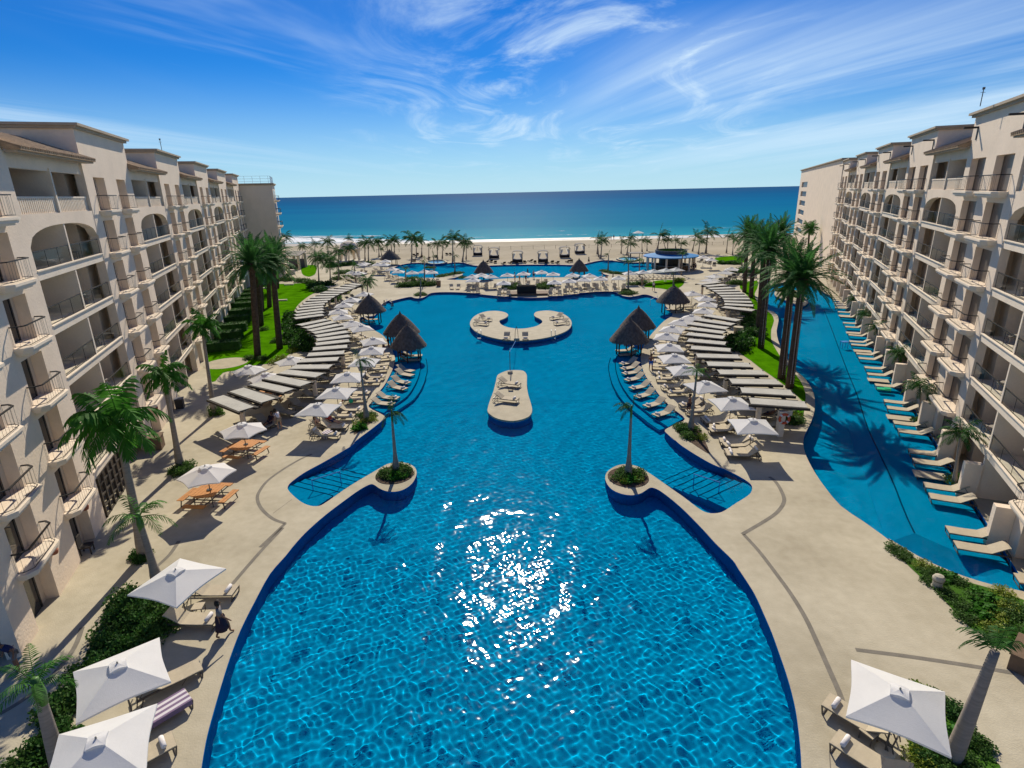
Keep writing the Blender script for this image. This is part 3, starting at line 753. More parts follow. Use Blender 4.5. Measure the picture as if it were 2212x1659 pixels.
def build_wing(origin, u, side, label, cells, last_wall, doors, dw, extra_from):
    W = Wing(origin, u, side, label); R = W.root
    BP = .58 if side < 0 else .70
    DP = .52 if side < 0 else .46
    wall, trim, eave, corn, inner, roof = MB(), MB(), MB(), MB(), MB(), MB()
    state = {}
    def copy_part(key, name, mk, m, loc, flip=True):
        if key not in state:
            bb = mk()
            if side < 0: bb.v = [(x, -y, z) for x, y, z in bb.v]
            o = bb.build(name, m, R); state[key] = o
        else:
            o = state[key].copy(); COL.objects.link(o); o.parent = R
        o.location = loc; return o
    top = 22.0
    s_first = cells[0]
    cell_list = [(c, True) for c in cells] + ([(cells[-1] + CELL, False)] if last_wall else [])
    for ci, (c, has_log) in enumerate(cell_list):
        # --- wall section with two door columns, rising into the roof tower
        d = doors
        edges = [c] + [v for (a, e) in d for v in (c + a, c + e)] + [c + 11.0]
        for i in range(0, len(edges), 2): W.bx(wall, edges[i], edges[i + 1], 0, -DP, -.2, top)
        for (a, e) in d:
            for li, z in enumerate(LV):
                zt = z + 2.15 if li else 2.4
                zn = LV[li + 1] if li < 6 else top
                W.bx(wall, c + a, c + e, 0, -DP, zt, zn)
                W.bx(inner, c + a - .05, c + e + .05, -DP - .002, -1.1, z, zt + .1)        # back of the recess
                # balcony and railing
                mid = c + (a + e) / 2
                if li > 0:
                    hw = dw
                    sl = copy_part('slab', 'balcony', lambda: slab_mesh(hw, BP, .28), 'trim_stucco', W.P(mid, 0, z))
                    if 'rail' not in state:
                        bb = railing_mesh(hw - .04, BP - .05, .26)
                        if side < 0: bb.v = [(x, -y, zz_) for x, y, zz_ in bb.v]
                        ro = bb.build('railing', 'black_iron', sl); state['rail'] = ro
                    else:
                        ro = state['rail'].copy(); COL.objects.link(ro); ro.parent = sl
                # sliding door: one dark leaf in a dark frame at the back
                def door_mk():
                    bb = MB(); w2 = (e - a) * .5
                    hw_ = w2 * .5 if side < 0 else w2 - .06
                    for x in (-w2 + .05, hw_): bb.span((x - .05, -DP, .02), (x + .05, -DP + .07, 2.12))
                    bb.span((-w2 + .1, -DP, 2.03), (hw_ - .05, -DP + .07, 2.12)); bb.span((-w2 + .10, -DP, .02), (hw_ - .05, -DP + .04, 2.03))
                    if side > 0: bb.v = [(-x, y, q) for x, y, q in bb.v]
                    return bb
                copy_part('door', 'balcony_door', door_mk, 'glass_dark' if side < 0 else 'curtained_glass', W.P(mid, 0, z))
        # tower block behind and its cornice
        W.bx(wall, c, c + 11.0, -DP, -10.0, 19.6, top)
        W.bx(corn, c - .35, c + (11.35 if ci or side > 0 else 10.2), .38 if ci or side > 0 else -1.2, -10.3, top, top + .16); W.bx(corn, c - .2, c + 11.2, .2, -10.15, top - .16, top)
        # plinth band
        # --- loggia bay
        if not has_log: continue
        a0, a1 = c + 11.0, c + CELL
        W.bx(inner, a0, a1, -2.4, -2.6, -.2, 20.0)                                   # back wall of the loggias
        W.bx(wall, a0, a1, -.15, -.45, 19.15, 19.9)                                   # lintel of the top floor
        # arch spandrel of the sixth floor
        n = 18; half = (a1 - a0) / 2; m_ = (a0 + a1) / 2; vs = []
        for i in range(n + 1):
            q = i / n * 2 - 1; zz0 = 15.35 + 1.0 * math.sqrt(max(0, 1 - abs(q) ** 2.6)); vs.append((m_ + q * half, zz0))
        for i in range(n):
            (xa, za), (xb, zb) = vs[i], vs[i + 1]
            k0 = len(wall.v)
            P_ = [W.P(xa, -.02, za), W.P(xb, -.02, zb), W.P(xb, -.02, 16.95), W.P(xa, -.02, 16.95), W.P(xa, -.5, za), W.P(xb, -.5, zb), W.P(xb, -.5, 16.95), W.P(xa, -.5, 16.95)]
            wall.add(P_, [(0, 1, 2, 3), (7, 6, 5, 4), (0, 4, 5, 1)])
        for li in range(1, 7):
            z = LV[li]
            o_edge = -.05 if li in (6,) else -.12
            trim = MB()
            W.bx(trim, a0 + .003, a1 - .003, o_edge if li < 6 else -.3, -2.4, z - .22, z)             # floor slab
            if li < 6:
                W.bx(trim, a0 + .003, a1 - .003, -.04, -.16, z - .34, z + .10)
                W.bx(trim, a0 + .003, a1 - .003, .04, -.10, z + .10, z + .16)
            trim.build('floor_slab', 'trim_stucco', R)
            for h in range(2):
                mid = a0 + (a1 - a0) * (.25 + .5 * h); hw = (a1 - a0) / 4 - .12
                if li == 6:
                    def bal_mk():
                        bb = MB(); bb.span((-hw, -.30, 0), (hw, -.26, .85)); bb.span((-hw, -.34, .82), (hw, -.14, .92)); bb.span((-hw, -.34, -.02), (hw, -.14, .08))
                        k = int(hw * 2 / .24)
                        for i in range(k): x = -hw + (i + .5) * hw * 2 / k; bb.span((x - .07, -.26, .08), (x + .07, -.17, .82))
                        return bb
                    copy_part('balus', 'balustrade', bal_mk, 'trim_stucco', W.P(mid, 0, z))
                else:
                    def gl_mk():
                        bb = MB(); bb.span((-hw, -.13, .98), (hw, -.07, 1.03)); bb.span((-hw, -.115, .12), (hw, -.095, .16))
                        for i in range(4): x = -hw + .02 + i * (hw * 2 - .04) / 3; bb.span((x - .008, -.112, .1), (x + .008, -.092, .98))
                        return bb
                    gr = copy_part('grail', 'loggia_railing', gl_mk, 'black_iron', W.P(mid, 0, z + .06))
                    if 'pane' not in state:
                        bb = MB(); bb.span((-hw, -.108, .17), (hw, -.1, .96)); bb.v = [(x, side * y, q) for x, y, q in bb.v]
                        state['pane'] = bb.build('glass_pane', clear_glass, gr)
                    else:
                        pn = state['pane'].copy(); COL.objects.link(pn); pn.parent = gr
                def sl_mk():
                    bb = MB()
                    for x0, x1 in ((-hw * .75, -.02), (.02, hw * .75)):
                        bb.span((x0, -2.40, .03), (x1, -2.36, 2.1))
                    return bb
                v = (ci * 7 + li * 5 + h * 3) % 5
                copy_part('slide%d' % v, 'sliding_door', sl_mk, ('glass_dark', 'curtained_glass', 'glass_dark', 'curtain', 'curtained_glass')[v], W.P(mid, 0, z))
                # a small table and chairs in the loggia
                if (ci * 5 + li * 3 + h) % 3:
                    def fur_mk():
                        bb = MB(); bb.lathe([(.0, .70), (.36, .70), (.36, .66), (.04, .64), (.04, .05), (.25, .0)], 10, (-.2, -1.0, 0))
                        for x in (-1.15, .75):
                            bb.span((x - .24, -1.25, .40), (x + .24, -.78, .46)); bb.span((x - .24, -1.31, .40), (x + .24, -1.25, .92))
                            for dx, dy in ((-.2, -1.22), (.2, -1.22), (-.2, -.82), (.2, -.82)): bb.span((x + dx - .02, dy - .02, 0), (x + dx + .02, dy + .02, .40))
                        return bb
                    copy_part('fur', 'loggia_furniture', fur_mk, 'furniture', W.P(mid, 0, z))
        trim = MB()
        for z0, z1 in ((2.7, 16.5), (16.92, 19.3)):
            W.bx(trim, (a0 + a1) / 2 - .09, (a0 + a1) / 2 + .09, -.06, -2.4, z0, z1)         # party wall between two rooms
        # ground floor of the bay
        for h in range(2):
            mid = a0 + (a1 - a0) * (.25 + .5 * h)
            def gd_mk():
                bb = MB(); w2 = 1.9
                for x in (-w2, -w2 / 3, w2 / 3, w2): bb.span((x - .05, -2.34, 0), (x + .05, -2.24, 2.3))
                bb.span((-w2, -2.34, 2.2), (w2, -2.24, 2.3)); bb.span((-w2, -2.34, 1.1), (w2, -2.26, 1.15)); bb.span((-w2, -2.36, 0.02), (w2, -2.33, 2.2))
                return bb
            copy_part('gdoor', 'terrace_door', gd_mk, 'door_frame', W.P(mid, 0, 0))
        W.bx(trim, (a0 + a1) / 2 - .11, (a0 + a1) / 2 + .11, -.02, -2.4, -.2, 2.55)
        trim.build('party_wall', 'trim_stucco', R)
        # tiled eave over the top loggias
        eave = MB()
        prof = [(.75, 19.90), (.75, 20.0), (-3.0, 21.3), (-3.0, 21.0), (.2, 19.90)]
        Pp = [W.P(a0 - .25, o, z) for o, z in prof] + [W.P(a1 + .25, o, z) for o, z in prof]
        eave.add(Pp, [(0, 1, 2, 3, 4), (9, 8, 7, 6, 5)] + [(i, (i + 1) % 5, 5 + (i + 1) % 5, 5 + i) for i in range(5)])
        nt_ = int((a1 - a0 + .5) / .28)
        for i in range(nt_):
            x = a0 - .25 + (i + .5) * (a1 - a0 + .5) / nt_
            eave.tube([W.P(x, .78, 20.02), W.P(x, -3.0, 21.33)], .085, 6)
        eave.build('tiled_eave', 'roof_tile', R)
        W.bx(corn, a0 - .2, a1 + .2, .62, .1, 19.80, 19.898)
    s_end = cell_list[-1][0] + (CELL if cell_list[-1][1] else 11.0)
    W.bx(wall, s_first, s_end, -2.6, -14.0, -.2, 19.598)
    for c, _h in cell_list: W.bx(wall, c + .003, c + 10.997, -1.1, -2.6, -.2, 19.59)
    W.bx(roof, s_first + .3, s_end - .3, -3.02, -13.8, 19.6, 19.75)
    wall.build('wall', 'stucco', R); inner.build('recess_wall', 'shaded_stucco', R); corn.build('cornice', 'cornice_paint', R); roof.build('roof', 'roof_membrane', R)
    return W
clear_glass = bpy.data.materials.new('railing_glass'); clear_glass.use_nodes = True
_N, _L = nodes_of(clear_glass); _N.clear()
_o = _N.new('ShaderNodeOutputMaterial'); _t = _N.new('ShaderNodeBsdfTransparent'); _t.inputs[0].default_value = (.93, .95, .95, 1)
_g = _N.new('ShaderNodeBsdfGlossy'); _g.inputs['Roughness'].default_value = .03; _mx = _N.new('ShaderNodeMixShader'); _mx.inputs[0].default_value = .05
_L.new(_t.outputs[0], _mx.inputs[1]); _L.new(_g.outputs[0], _mx.inputs[2]); _L.new(_mx.outputs[0], _o.inputs[0])

WL = build_wing(oL, uL, -1, 'long beige hotel wing on the left with arched loggias above the picnic tables', [-21.0, .4, 21.8, 43.2, 64.6], True, ((1.6, 3.95), (6.8, 9.05)), 1.38, 0)
WR = build_wing(oR, uR, 1, 'long beige hotel wing on the right rising out of the lazy channel pool', [-38.2, -16.8, 4.6, 26.0, 47.4], True, ((1.4, 4.6), (6.6, 9.8)), 1.9, 0)

# parts only one wing has
def left_extras():
    W, R = WL, WL.root
    # wooden grid doors at the foot of the second loggia bay
    for s in (-9.6,):
        b = MB()
        for x in np.arange(0, 4.9, .8): W.bx(b, s + x - .06, s + x + .06, .0, -.14, 0, 2.55)
        for z in (.05, .7, 1.35, 2.0, 2.55): W.bx(b, s - .06, s + 4.86, -.02, -.12, z - .05, z + .05)
        b.build('timber_grille', 'door_frame', R)
    for s in (-12.4, -16.6, 3.6, 9.9):
        b = MB(); b.lathe([(0, -.16), (.16, -.08), (.2, .1), (.1, .22), (0, .24)], 10); o = b.build('wall_lamp', 'terracotta', R); o.location = W.P(s, .1, 2.1)
left_extras()
def right_extras():
    W, R = WR, WR.root
    # low terrace walls standing in the water between the ground floor rooms
    for c in (-38.2, -16.8, 4.6, 26.0, 47.4):
        for s in (c - .2, c + 5.6, c + 11.0, c + 16.2):
            b = MB(); W.bx(b, s - .22, s + .22, .85, .01, -1.0, 2.1); b.build('terrace_wall', 'stucco', R)
    # iron rainwater spouts high on the towers
    for c in (-38.2, -16.8, 4.6, 26.0, 47.4, 68.8):
        for s in (1.0, 9.8):
            b = MB(); b.span(W.P(c + s - .09, 0, 21.05), W.P(c + s + .09, .85, 21.17)); b.span(W.P(c + s - .08, .05, 20.3), W.P(c + s + .08, 0, 21.05)); b.build('roof_spout', 'black_iron', R)
right_extras()

def end_block(origin, u, side, s0, s1, o0, o1, h, label, windows, roof_rail):
    base = origin + u * s0
    R = thing('hotel_block', base, rot_of(u), label, 'hotel block'); k = side
    L = s1 - s0
    b, t, gl = MB(), MB(), MB()
    # camera-facing front with recessed windows
    zc = [16.9, 14.1, 11.3, 8.5, 5.7, 2.9]
    if windows:
        wa, wb = o1 - 2.6, o1 - 1.0
        b.span((0, k * o0, -.2), (L, k * wa, h)); b.span((.0, k * wb, -.2), (L, k * o1, h)); b.span((.5, k * wa, -.2), (L, k * wb, h))
        zs = [-.2]
        for z in sorted(zc): zs += [z + .35, z + 1.6]
        zs += [h]
        for i in range(0, len(zs), 2): b.span((0, k * wa, zs[i]), (.5, k * wb, zs[i + 1]))
        for z in zc:
            g = MB(); g.span((.46, k * (wa + .5), z + .45), (.499, k * (wb - .5), z + 1.5)); g.build('window', 'furniture', R)
            g = MB(); g.span((-.02, k * (wa - .08), z + .27), (.12, k * (wb + .08), z + .35)); g.build('window_sill', 'trim_stucco', R)
    else:
        b.span((0, k * o0, -.2), (L, k * o1, h))
    b.build('wall', 'stucco', R)
    t.span((-.4, k * (o0), h), (L + .4, k * (o1 + .4), h + .22)); t.span((-.2, k * o0, h - .2), (L + .2, k * (o1 + .2), h)); t.build('cornice', 'cornice_paint', R)
    # balconies on the courtyard side
    for i, z in enumerate(LV[1:]):
        for x in (2.6, 6.6):
            s_ = slab_mesh(1.4, .9, .3); s_.v = [(p[0], k * p[1], p[2]) for p in s_.v]; so = s_.build('balcony', 'trim_stucco', R); so.location = (x, k * o1, z)
            r_ = railing_mesh(1.36, .85, .28); r_.v = [(p[0], k * p[1], p[2]) for p in r_.v]; r_.build('railing', 'black_iron', so)
            d_ = MB(); d_.span((x - .8, k * (o1 + .01), z + .05), (x + .8, k * (o1 + .04), z + 2.15)); d_.build('balcony_door', 'glass_dark', R)
    if roof_rail:
        b = MB()
        for z in (h + .6, h + 1.15, h + 1.7):
            b.bar((.2, k * (o0 + 12), z), (.2, k * (o1 - .2), z), .05, .05); b.bar((.2, k * (o1 - .2), z), (L - .3, k * (o1 - .2), z), .05, .05)
        for o in np.arange(o0 + 12, o1, 1.6): b.box((.2, k * o, h + .95), (.06, .06, 1.5))
        for x in np.arange(.2, L, 1.6): b.box((x, k * (o1 - .2), h + .95), (.06, .06, 1.5))
        b.build('roof_railing', 'rail_chrome', R)
    return R
end_block(oL, uL, -1, 97.6, 109, -14, 6.6, 20.3, 'plain end block of the left wing nearest the sea with a roof railing', False, True)
def slanted_block():
    A, B = at('r1', 823, 592, 22.4), at('r1', 526, 615, 22.4); A.z = B.z = 0
    u = Vector((math.sin(rad(21)), math.cos(rad(21)), 0)); q = ray('r1', 526, 615); q.z = 0
    t = (A.x * q.y - A.y * q.x) / (u.y * q.x - u.x * q.y); B = A + u * t
    u = (B - A); L = u.length; u.normalize(); h = 22.4
    R = thing('hotel_block', A, rot_of(u), 'tall end block of the right wing with one column of small windows', 'hotel block')
    wa, wb = L * .72, L * .92; b = MB(); D = -14.0
    b.span((0, 0, -.2), (wa, D, h)); b.span((wb, 0, -.2), (L, D, h)); b.span((wa, -.4, -.2), (wb, D, h))
    zs = [-.2]
    for z in LV[1:]: zs += [z + .15, z + 1.75]
    zs += [h]
    for i in range(0, len(zs), 2): b.span((wa, 0, zs[i]), (wb, -.4, zs[i + 1]))
    b.build('wall', 'stucco', R)
    b = MB(); b.span((-.2, .4, h), (L + .4, D, h + .22)); b.span((-.1, .2, h - .2), (L + .2, D, h)); b.build('cornice', 'cornice_paint', R)
    for z in LV[1:]:
        g = MB(); g.span((wa, -.399, z + .16), (wb, -.36, z + 1.74)); g.build('window', 'curtained_glass', R)
        for y in (-3.0, -8.0):
            sl = slab_mesh(1.5, .95, .3); o = sl.build('balcony', 'trim_stucco', R); o.location = (L, y, z); o.rotation_euler = (0, 0, -math.pi / 2)
            railing_mesh(1.46, .9, .28).build('railing', 'black_iron', o)
            g = MB(); g.span((L + .01, y - .9, z + .05), (L + .04, y + .9, z + 2.1)); g.build('balcony_door', 'glass_dark', R)
slanted_block()
def mast(p, h, label):
    R = thing('roof_antenna', p, 0, label, 'antenna')
    b = MB(); b.tube([(0, 0, -.1), (0, 0, h)], .03, 6); b.build('mast', 'bronze_metal', R)
    b = MB(); b.box((0, 0, h + .06), (.12, .10, .14)); b.tube([(-.16, 0, h * .8), (.16, 0, h * .8)], .012, 5); b.build('antenna_head', 'bronze_metal', R)
mast(at('c1', 1166, 348, 22.2), 1.0, 'thin antenna on the second roof tower of the left wing')
mast(at('r1', 1806, 200, 22.3), .9, 'thin antenna on a roof tower of the right wing')

# ================================================================== palms, shrubs and hedges
def frond(b, base, dirv, L, droop, wid, nl, lw, rng, twist=0.0, sag=.5, comb=.9):
    """a feather frond: arching rib with thin leaflets on both sides"""
    d = Vector(dirv).normalized(); up = Vector((0, 0, 1))
    pts, p, v = [], Vector(base), d.copy(); n = 9; wv = Vector((0, 0, -droop / n))
    for i in range(n + 1):
        pts.append(p.copy()); p = p + v * (L / n); v = (v + wv * (1 + 1.3 * i / n)).normalized()
    b.tube(pts, [.035 * (1 - .85 * i / n) * (L / 3) + .004 for i in range(n + 1)], 3, False)
    for k in range(nl):
        t = (k + .5) / nl * .93 + .07
        x = t * n; i = min(n - 1, int(x)); q = pts[i].lerp(pts[i + 1], x - i); tv = (pts[i + 1] - pts[i]).normalized()
        side = tv.cross(up); side = side.normalized() if side.length > .05 else Vector((1, 0, 0)); nv = side.cross(tv)
        ln = wid * (math.sin(math.pi * (t * .80 + .16)) ** .7) * rng.uniform(.85, 1.1)
        for sg in (-1, 1):
            dv = (side * sg * comb + tv * (.55 + .3 * t) + nv * rng.uniform(-.1, .35) + Vector((0, 0, -sag * rng.uniform(.5, 1.2)))).normalized()
            w = tv * lw * .5
            m = q + dv * ln * .55; e = q + dv * ln + Vector((0, 0, -.18 * ln * sag))
            b.add([q - w * .6, q + w * .6, m + w, m - w, e], [(0, 1, 2, 3), (3, 2, 4)])
def crown_mesh(name, m, n, L, el, droop, wid, nl, lw, seed, sag=.5, wind=None, dry=0):
    rng = random.Random(seed); b = MB()
    for i in range(n):
        a = i * 2.399963 + rng.uniform(-.25, .25); t = (i + .5) / n
        e = el[0] + (el[1] - el[0]) * t + rng.uniform(-.12, .12)
        d = Vector((math.cos(a) * math.cos(e), math.sin(a) * math.cos(e), math.sin(e)))
        if wind: d = (d + Vector(wind) * rng.uniform(.5, 1.2)).normalized()
        frond(b, (math.cos(a) * .1, math.sin(a) * .1, .1 * (1 - t)), d, L * rng.uniform(.82, 1.1), droop * rng.uniform(.7, 1.3), wid, nl, lw, rng, 0, sag)
    me = bpy.data.meshes.new(name); me.from_pydata(b.v, [], b.f); me.update(); me.materials.append(MATS[m]); return me
CROWN = {
    'date': [crown_mesh('crown', 'frond_date', 62, 3.8, (1.42, -.5), .85, .46, 30, .10, s, .25) for s in (1, 2)],
    'coco': [crown_mesh('crown', 'frond_coco', 18, 2.9, (1.25, -.4), 1.15, .75, 22, .095, s, .85) for s in (3, 4, 5)],
    'coco_wind': [crown_mesh('crown', 'frond_coco', 15, 2.7, (1.25, -.2), 1.1, .7, 22, .075, s, .8, (.7, .1, .1)) for s in (6, 7)],
    'dark': [crown_mesh('crown', 'frond_date', 24, 2.5, (1.2, -.8), 1.0, .8, 20, .09, s, .7) for s in (8,)],
    'young': [crown_mesh('crown', 'frond_bright', 9, 2.1, (1.2, .1), 1.3, .5, 20, .06, s, .6) for s in (9, 10)],
    'terrace': [crown_mesh('crown', 'frond_bright', 20, 2.0, (1.25, -.45), 1.35, .62, 22, .115, s, .9, (-.25, -.1, 0)) for s in (11, 12)],
    'wind': [crown_mesh('crown', 'frond_coco', 7, 1.6, (.9, .2), 1.6, .4, 20, .05, s, .8, w) for s, w in ((13, (.9, .1, .1)), (14, (.55, -.5, -.35)))],
    'fan': [crown_mesh('crown', 'frond_date', 30, 1.7, (1.3, -.7), .5, .8, 16, .10, s, .5) for s in (15,)],
}
def trunk_mesh(top, r0, r1, bulge=0.0, n=10, seg=9, curve=(0, 0)):
    b = MB(); top = Vector(top); pts, rs = [], []
    for i in range(seg + 1):
        t = i / seg
        p = top * t + Vector((curve[0], curve[1], 0)) * math.sin(math.pi * t)
        pts.append(p); rs.append(r0 + (r1 - r0) * t + bulge * math.exp(-((t - .06) / .14) ** 2))
    b.tube(pts, rs, n); return b
PALM_N = {}
def palm(base, topv, kind, label, r0, r1, bark, name='palm_tree', group=None, bulge=0, shaft=False, scale=1.0, rot=None, lights=False, curve=(0, 0), skirt=False, cat='palm tree'):
    top = Vector(topv) - base; base = Vector(base)
    R = thing(name, base, 0, label, cat, group)
    trunk_mesh(top, r0, r1, bulge, 10, 9, curve).build('trunk', bark, R, True)
    i = PALM_N.get(kind, 0); PALM_N[kind] = i + 1
    me = CROWN[kind][i % len(CROWN[kind])]
    c = link('crown', me, R); c.location = top + Vector((0, 0, .05)); c.rotation_euler = (0, 0, rot if rot is not None else i * 1.9); c.scale = (scale,) * 3
    if shaft:
        b = MB(); b.tube([top + Vector((0, 0, -.75)), top + Vector((0, 0, -.3)), top + Vector((0, 0, .25))], [r1 * 1.05, r1 * 1.35, r1 * .8], 9); b.build('crownshaft', 'crownshaft', R, True)
    if skirt:
        b = MB(); b.lathe([(r1 * 1.0, -.9), (r1 * 1.75, -.45), (r1 * 1.9, -.1), (r1 * 1.1, .25), (.0, .4)], 14, tuple(top)); b.build('frond_stubs', 'bark_date', R)
    if lights:
        for sg in (-1, 1):
            b = MB()
            for k in range(int(top.length / .16)):
                t = (k + .5) * .16 / top.length
                if t < .05 or t > .93: continue
                r = r0 + (r1 - r0) * t
                p = top * t + Vector((.35 * r * sg, -r * 1.0, 0)); b.box(p, (.045, .035, .06), rz=.5)
            b.build('light_string', 'towel_white', R)
    return R

# tall date palms: right group by the channel, left group on the lawn
rd = [(('r2', 430, 580), ('F', 1733, 606), 'front right date palm, its trunk the right one of the near pair beside the channel', 1.0),
      (('r2', 372, 515), ('F', 1712, 592), 'left trunk of the near pair of date palms beside the channel pool', .95),
      (('r4', 1592, 735), ('r1', 292, 1260), 'tall date palm standing alone on the narrow right lawn behind the near pair', 1.0),
      (('r4', 1570, 600), ('r1', 250, 1230), 'tall date palm half hidden behind the lone trunk on the narrow right lawn', .9),
      (('r4', 1500, 265), ('r1', 182, 1165), 'far date palm on the right lawn, right one of the farthest two trunks', .95),
      (('r4', 1440, 215), ('r1', 128, 1130), 'farthest date palm of the right group, left one of the farthest two trunks', .9),
      (('r4', 1880, 210), ('r1', 378, 1130), 'date palm rising from the small round island in the channel pool', .95)]
for i, (bq, tq, lb, sc) in enumerate(rd):
    p = at(*bq); palm(p, above(p, *tq), 'date', lb, .38, .29, 'bark_date', group='tall date palms by the channel', scale=sc, skirt=True, lights=i in (0, 1, 2))
ld = [(('c4', 435, 1240), ('c4', 368, 235), 'nearest tall date palm at the corner of the left lawn', 1.0),
      (('c4', 672, 1140), ('c4', 590, 225), 'tall date palm on the left lawn close to the near pergola', .95),
      (('c4', 470, 890), ('c4', 425, 200), 'date palm behind the nearest one on the left lawn', .95),
      (('c4', 560, 690), ('c4', 545, 190), 'date palm in the middle of the left lawn, third trunk back', .95),
      (('c4', 480, 735), ('c4', 450, 190), 'date palm between the trunks of the left lawn, close to the hedges', .9),
      (('c4', 645, 490), ('c4', 640, 90), 'farthest date palm of the left lawn beside the far flower bed', .95)]
for bq, tq, lb, sc in ld:
    p = at(*bq); palm(p, above(p, *tq), 'date', lb, .39, .29, 'bark_date', group='tall date palms on the left lawn', scale=sc, skirt=True)
# palms on the left terrace
for bq, tq, lb, k, r, sc in ((('F', 312, 1202), ('F', 252, 912), 'tall terrace palm nearest the left wing with windswept drooping fronds', 'terrace', .24, 1.25),
                      (('F', 390, 1012), ('F', 354, 812), 'terrace palm in a round bed beside the nearest picnic table', 'terrace', .2, .9),
                      (('F', 463, 896), ('F', 436, 706), 'slim terrace palm at the near end of the left pergola', 'terrace', .17, .85),
                      (('c3', 1075, 385), ('c2', 1000, 1520), 'young terrace palm with one long bent frond above a parasol', 'young', .2, .85)):
    p = at(*bq); palm(p, above(p, *tq), k, lb, r, r * .6, 'bark_grey', scale=sc, bulge=.08, shaft=True)
p = at('F', 133, 1672); palm(p, above(p, 'z2', 395, 760), 'young', 'short grey palm with yellow green fronds among the bottom left parasols', .27, .13, 'bark_grey', shaft=True, scale=.62, rot=2.2)
p = at('z4', 1430, 1300); q = above(p, 'z4', 1900, 120); palm(p, q, 'wind', 'short grey palm leaning over the white parasol in the bottom right corner', .27, .12, 'bark_grey', scale=.85, rot=.9)
# the two bare palms on the planters and the two at the ledges
for bq, tq, lb, k, rt in ((('m6', 1160, 335), ('F', 846, 893), 'thin palm with a swollen foot on the round left peninsula planter', 'wind', 0),
                      (('s7', 482, 735), ('F', 1364, 884), 'thin palm with a drooping dry tuft on the round right peninsula planter', 'wind', 2.5),
                      (('c5', 1500, 690), ('c5', 1437, 150), 'thin nearly bare palm in the planter at the left pool corner', 'wind', 1.0),
                      (('r4', 942, 1500), ('r4', 1000, 960), 'thin palm with upright fronds in the planter at the right pool corner', 'young', 1.2)):
    p = at(*bq); palm(p, above(p, *tq), k, lb, .15, .06, 'bark_grey', bulge=.12, shaft=True, scale=.8 if k == 'wind' else .55, rot=rt)
# small palms in the pots along the right wing
for i, (bx_, by_, tx, ty) in enumerate(((1620, 1250, 1665, 915), (1372, 830, 1372, 575), (1222, 505, 1215, 335), (1062, 290, 1060, 150), (972, 165, 970, 60), (905, 40, 900, -50))):
    p = at('r2', bx_, by_, .2); p.z = .1
    palm(p, above(p, 'r2', tx, ty), 'coco', f'small potted palm standing in the channel pool at the right wing, {nth(i)} from the camera', .10, .07, 'bark_grey', group='small palms along the right wing', scale=.50, bulge=.05)
# two dark fan palms at the end block of the right wing
for i, (bq, tq, lb) in enumerate(((('r1', 560, 1330), ('r1', 575, 1095), 'dark fan palm against the right end block, the one nearer the sea'), (('r1', 685, 1330), ('r1', 728, 1090), 'dark fan palm tucked in the corner of the right wing and its end block'))):
    p = at(*bq); palm(p, above(p, *tq), 'fan', lb, .25, .2, 'bark_date', scale=1.25)
# coconut palms of the beach and the far terrace: foot, head, size
beach = [('c6', 85, 425, 75, 260, .75), ('c6', 115, 410, 100, 345, .5), ('c6', 222, 395, 212, 255, 1.0), ('c6', 250, 390, 250, 250, .85), ('c6', 178, 360, 175, 300, .55), ('c6', 437, 478, 440, 225, 1.15), ('c6', 487, 430, 487, 250, .9),
         ('c6', 545, 410, 548, 250, .8), ('c6', 622, 455, 622, 300, .3), ('c6', 716, 455, 712, 285, .85), ('c6', 768, 440, 775, 275, .8), ('c6', 882, 475, 880, 230, 1.15), ('c6', 985, 475, 1012, 265, 1.0), ('c6', 1025, 450, 1030, 290, .7),
         ('c7', 367, 395, 375, 230, .8), ('c7', 405, 440, 420, 255, .95), ('c7', 385, 425, 372, 280, .6), ('c7', 625, 388, 632, 270, .75), ('c7', 687, 408, 712, 225, .9), ('c7', 725, 430, 730, 295, .8), ('c7', 852, 370, 850, 250, .7),
         ('c7', 905, 360, 905, 265, .7), ('c7', 1015, 350, 1045, 195, 1.25), ('c7', 1110, 350, 1080, 250, .7), ('c7', 1125, 355, 1135, 250, .75), ('c7', 1215, 330, 1210, 250, .7), ('c7', 1270, 335, 1275, 285, .8), ('c7', 1395, 365, 1430, 210, .9),
         ('c7', 1460, 395, 1475, 265, .95), ('c7', 1540, 388, 1560, 175, 1.4), ('c7', 1762, 385, 1780, 210, .8), ('c7', 1828, 405, 1840, 245, .7), ('c7', 1940, 360, 1985, 190, .8),
         ('n5', 540, 690, 545, 470, .7), ('n5', 745, 600, 748, 440, .9), ('n5', 960, 600, 955, 400, 1.05), ('n5', 1297, 740, 1300, 500, .8), ('n5', 1560, 700, 1550, 430, .95), ('n5', 1615, 745, 1610, 410, 1.0), ('n5', 1790, 640, 1775, 400, .7), ('n5', 1285, 480, 1285, 350, .8),
         ('n5', 250, 480, 250, 330, 1.2)]
for i, (fr, x, y, tx, ty, s) in enumerate(beach):
    p = at(fr, x, y); q = above(p, fr, tx, ty)
    side = ('left' if p.x < -12 else 'right' if p.x > 22 else 'middle')
    size = 'small young' if s < .65 else 'tall' if s > 1.05 else 'slender'
    lean = 'leaning right' if q.x - p.x > .5 else 'leaning left' if q.x - p.x < -.5 else 'upright'
    lb = f'{size} {lean} coconut palm on the beach, {nth(sorted([at(*t[:3]).x for t in beach]).index(p.x))} from the left'
    palm(p, q, 'coco_wind' if (i % 3 == 1 or fr == 'c7') else 'coco', lb, .17 * max(.7, s), .11 * max(.7, s), 'bark_grey', group='coconut palms on the beach', scale=s * 1.1, rot=None if fr != 'c7' else .3 * (i % 5) - .6, bulge=.12)
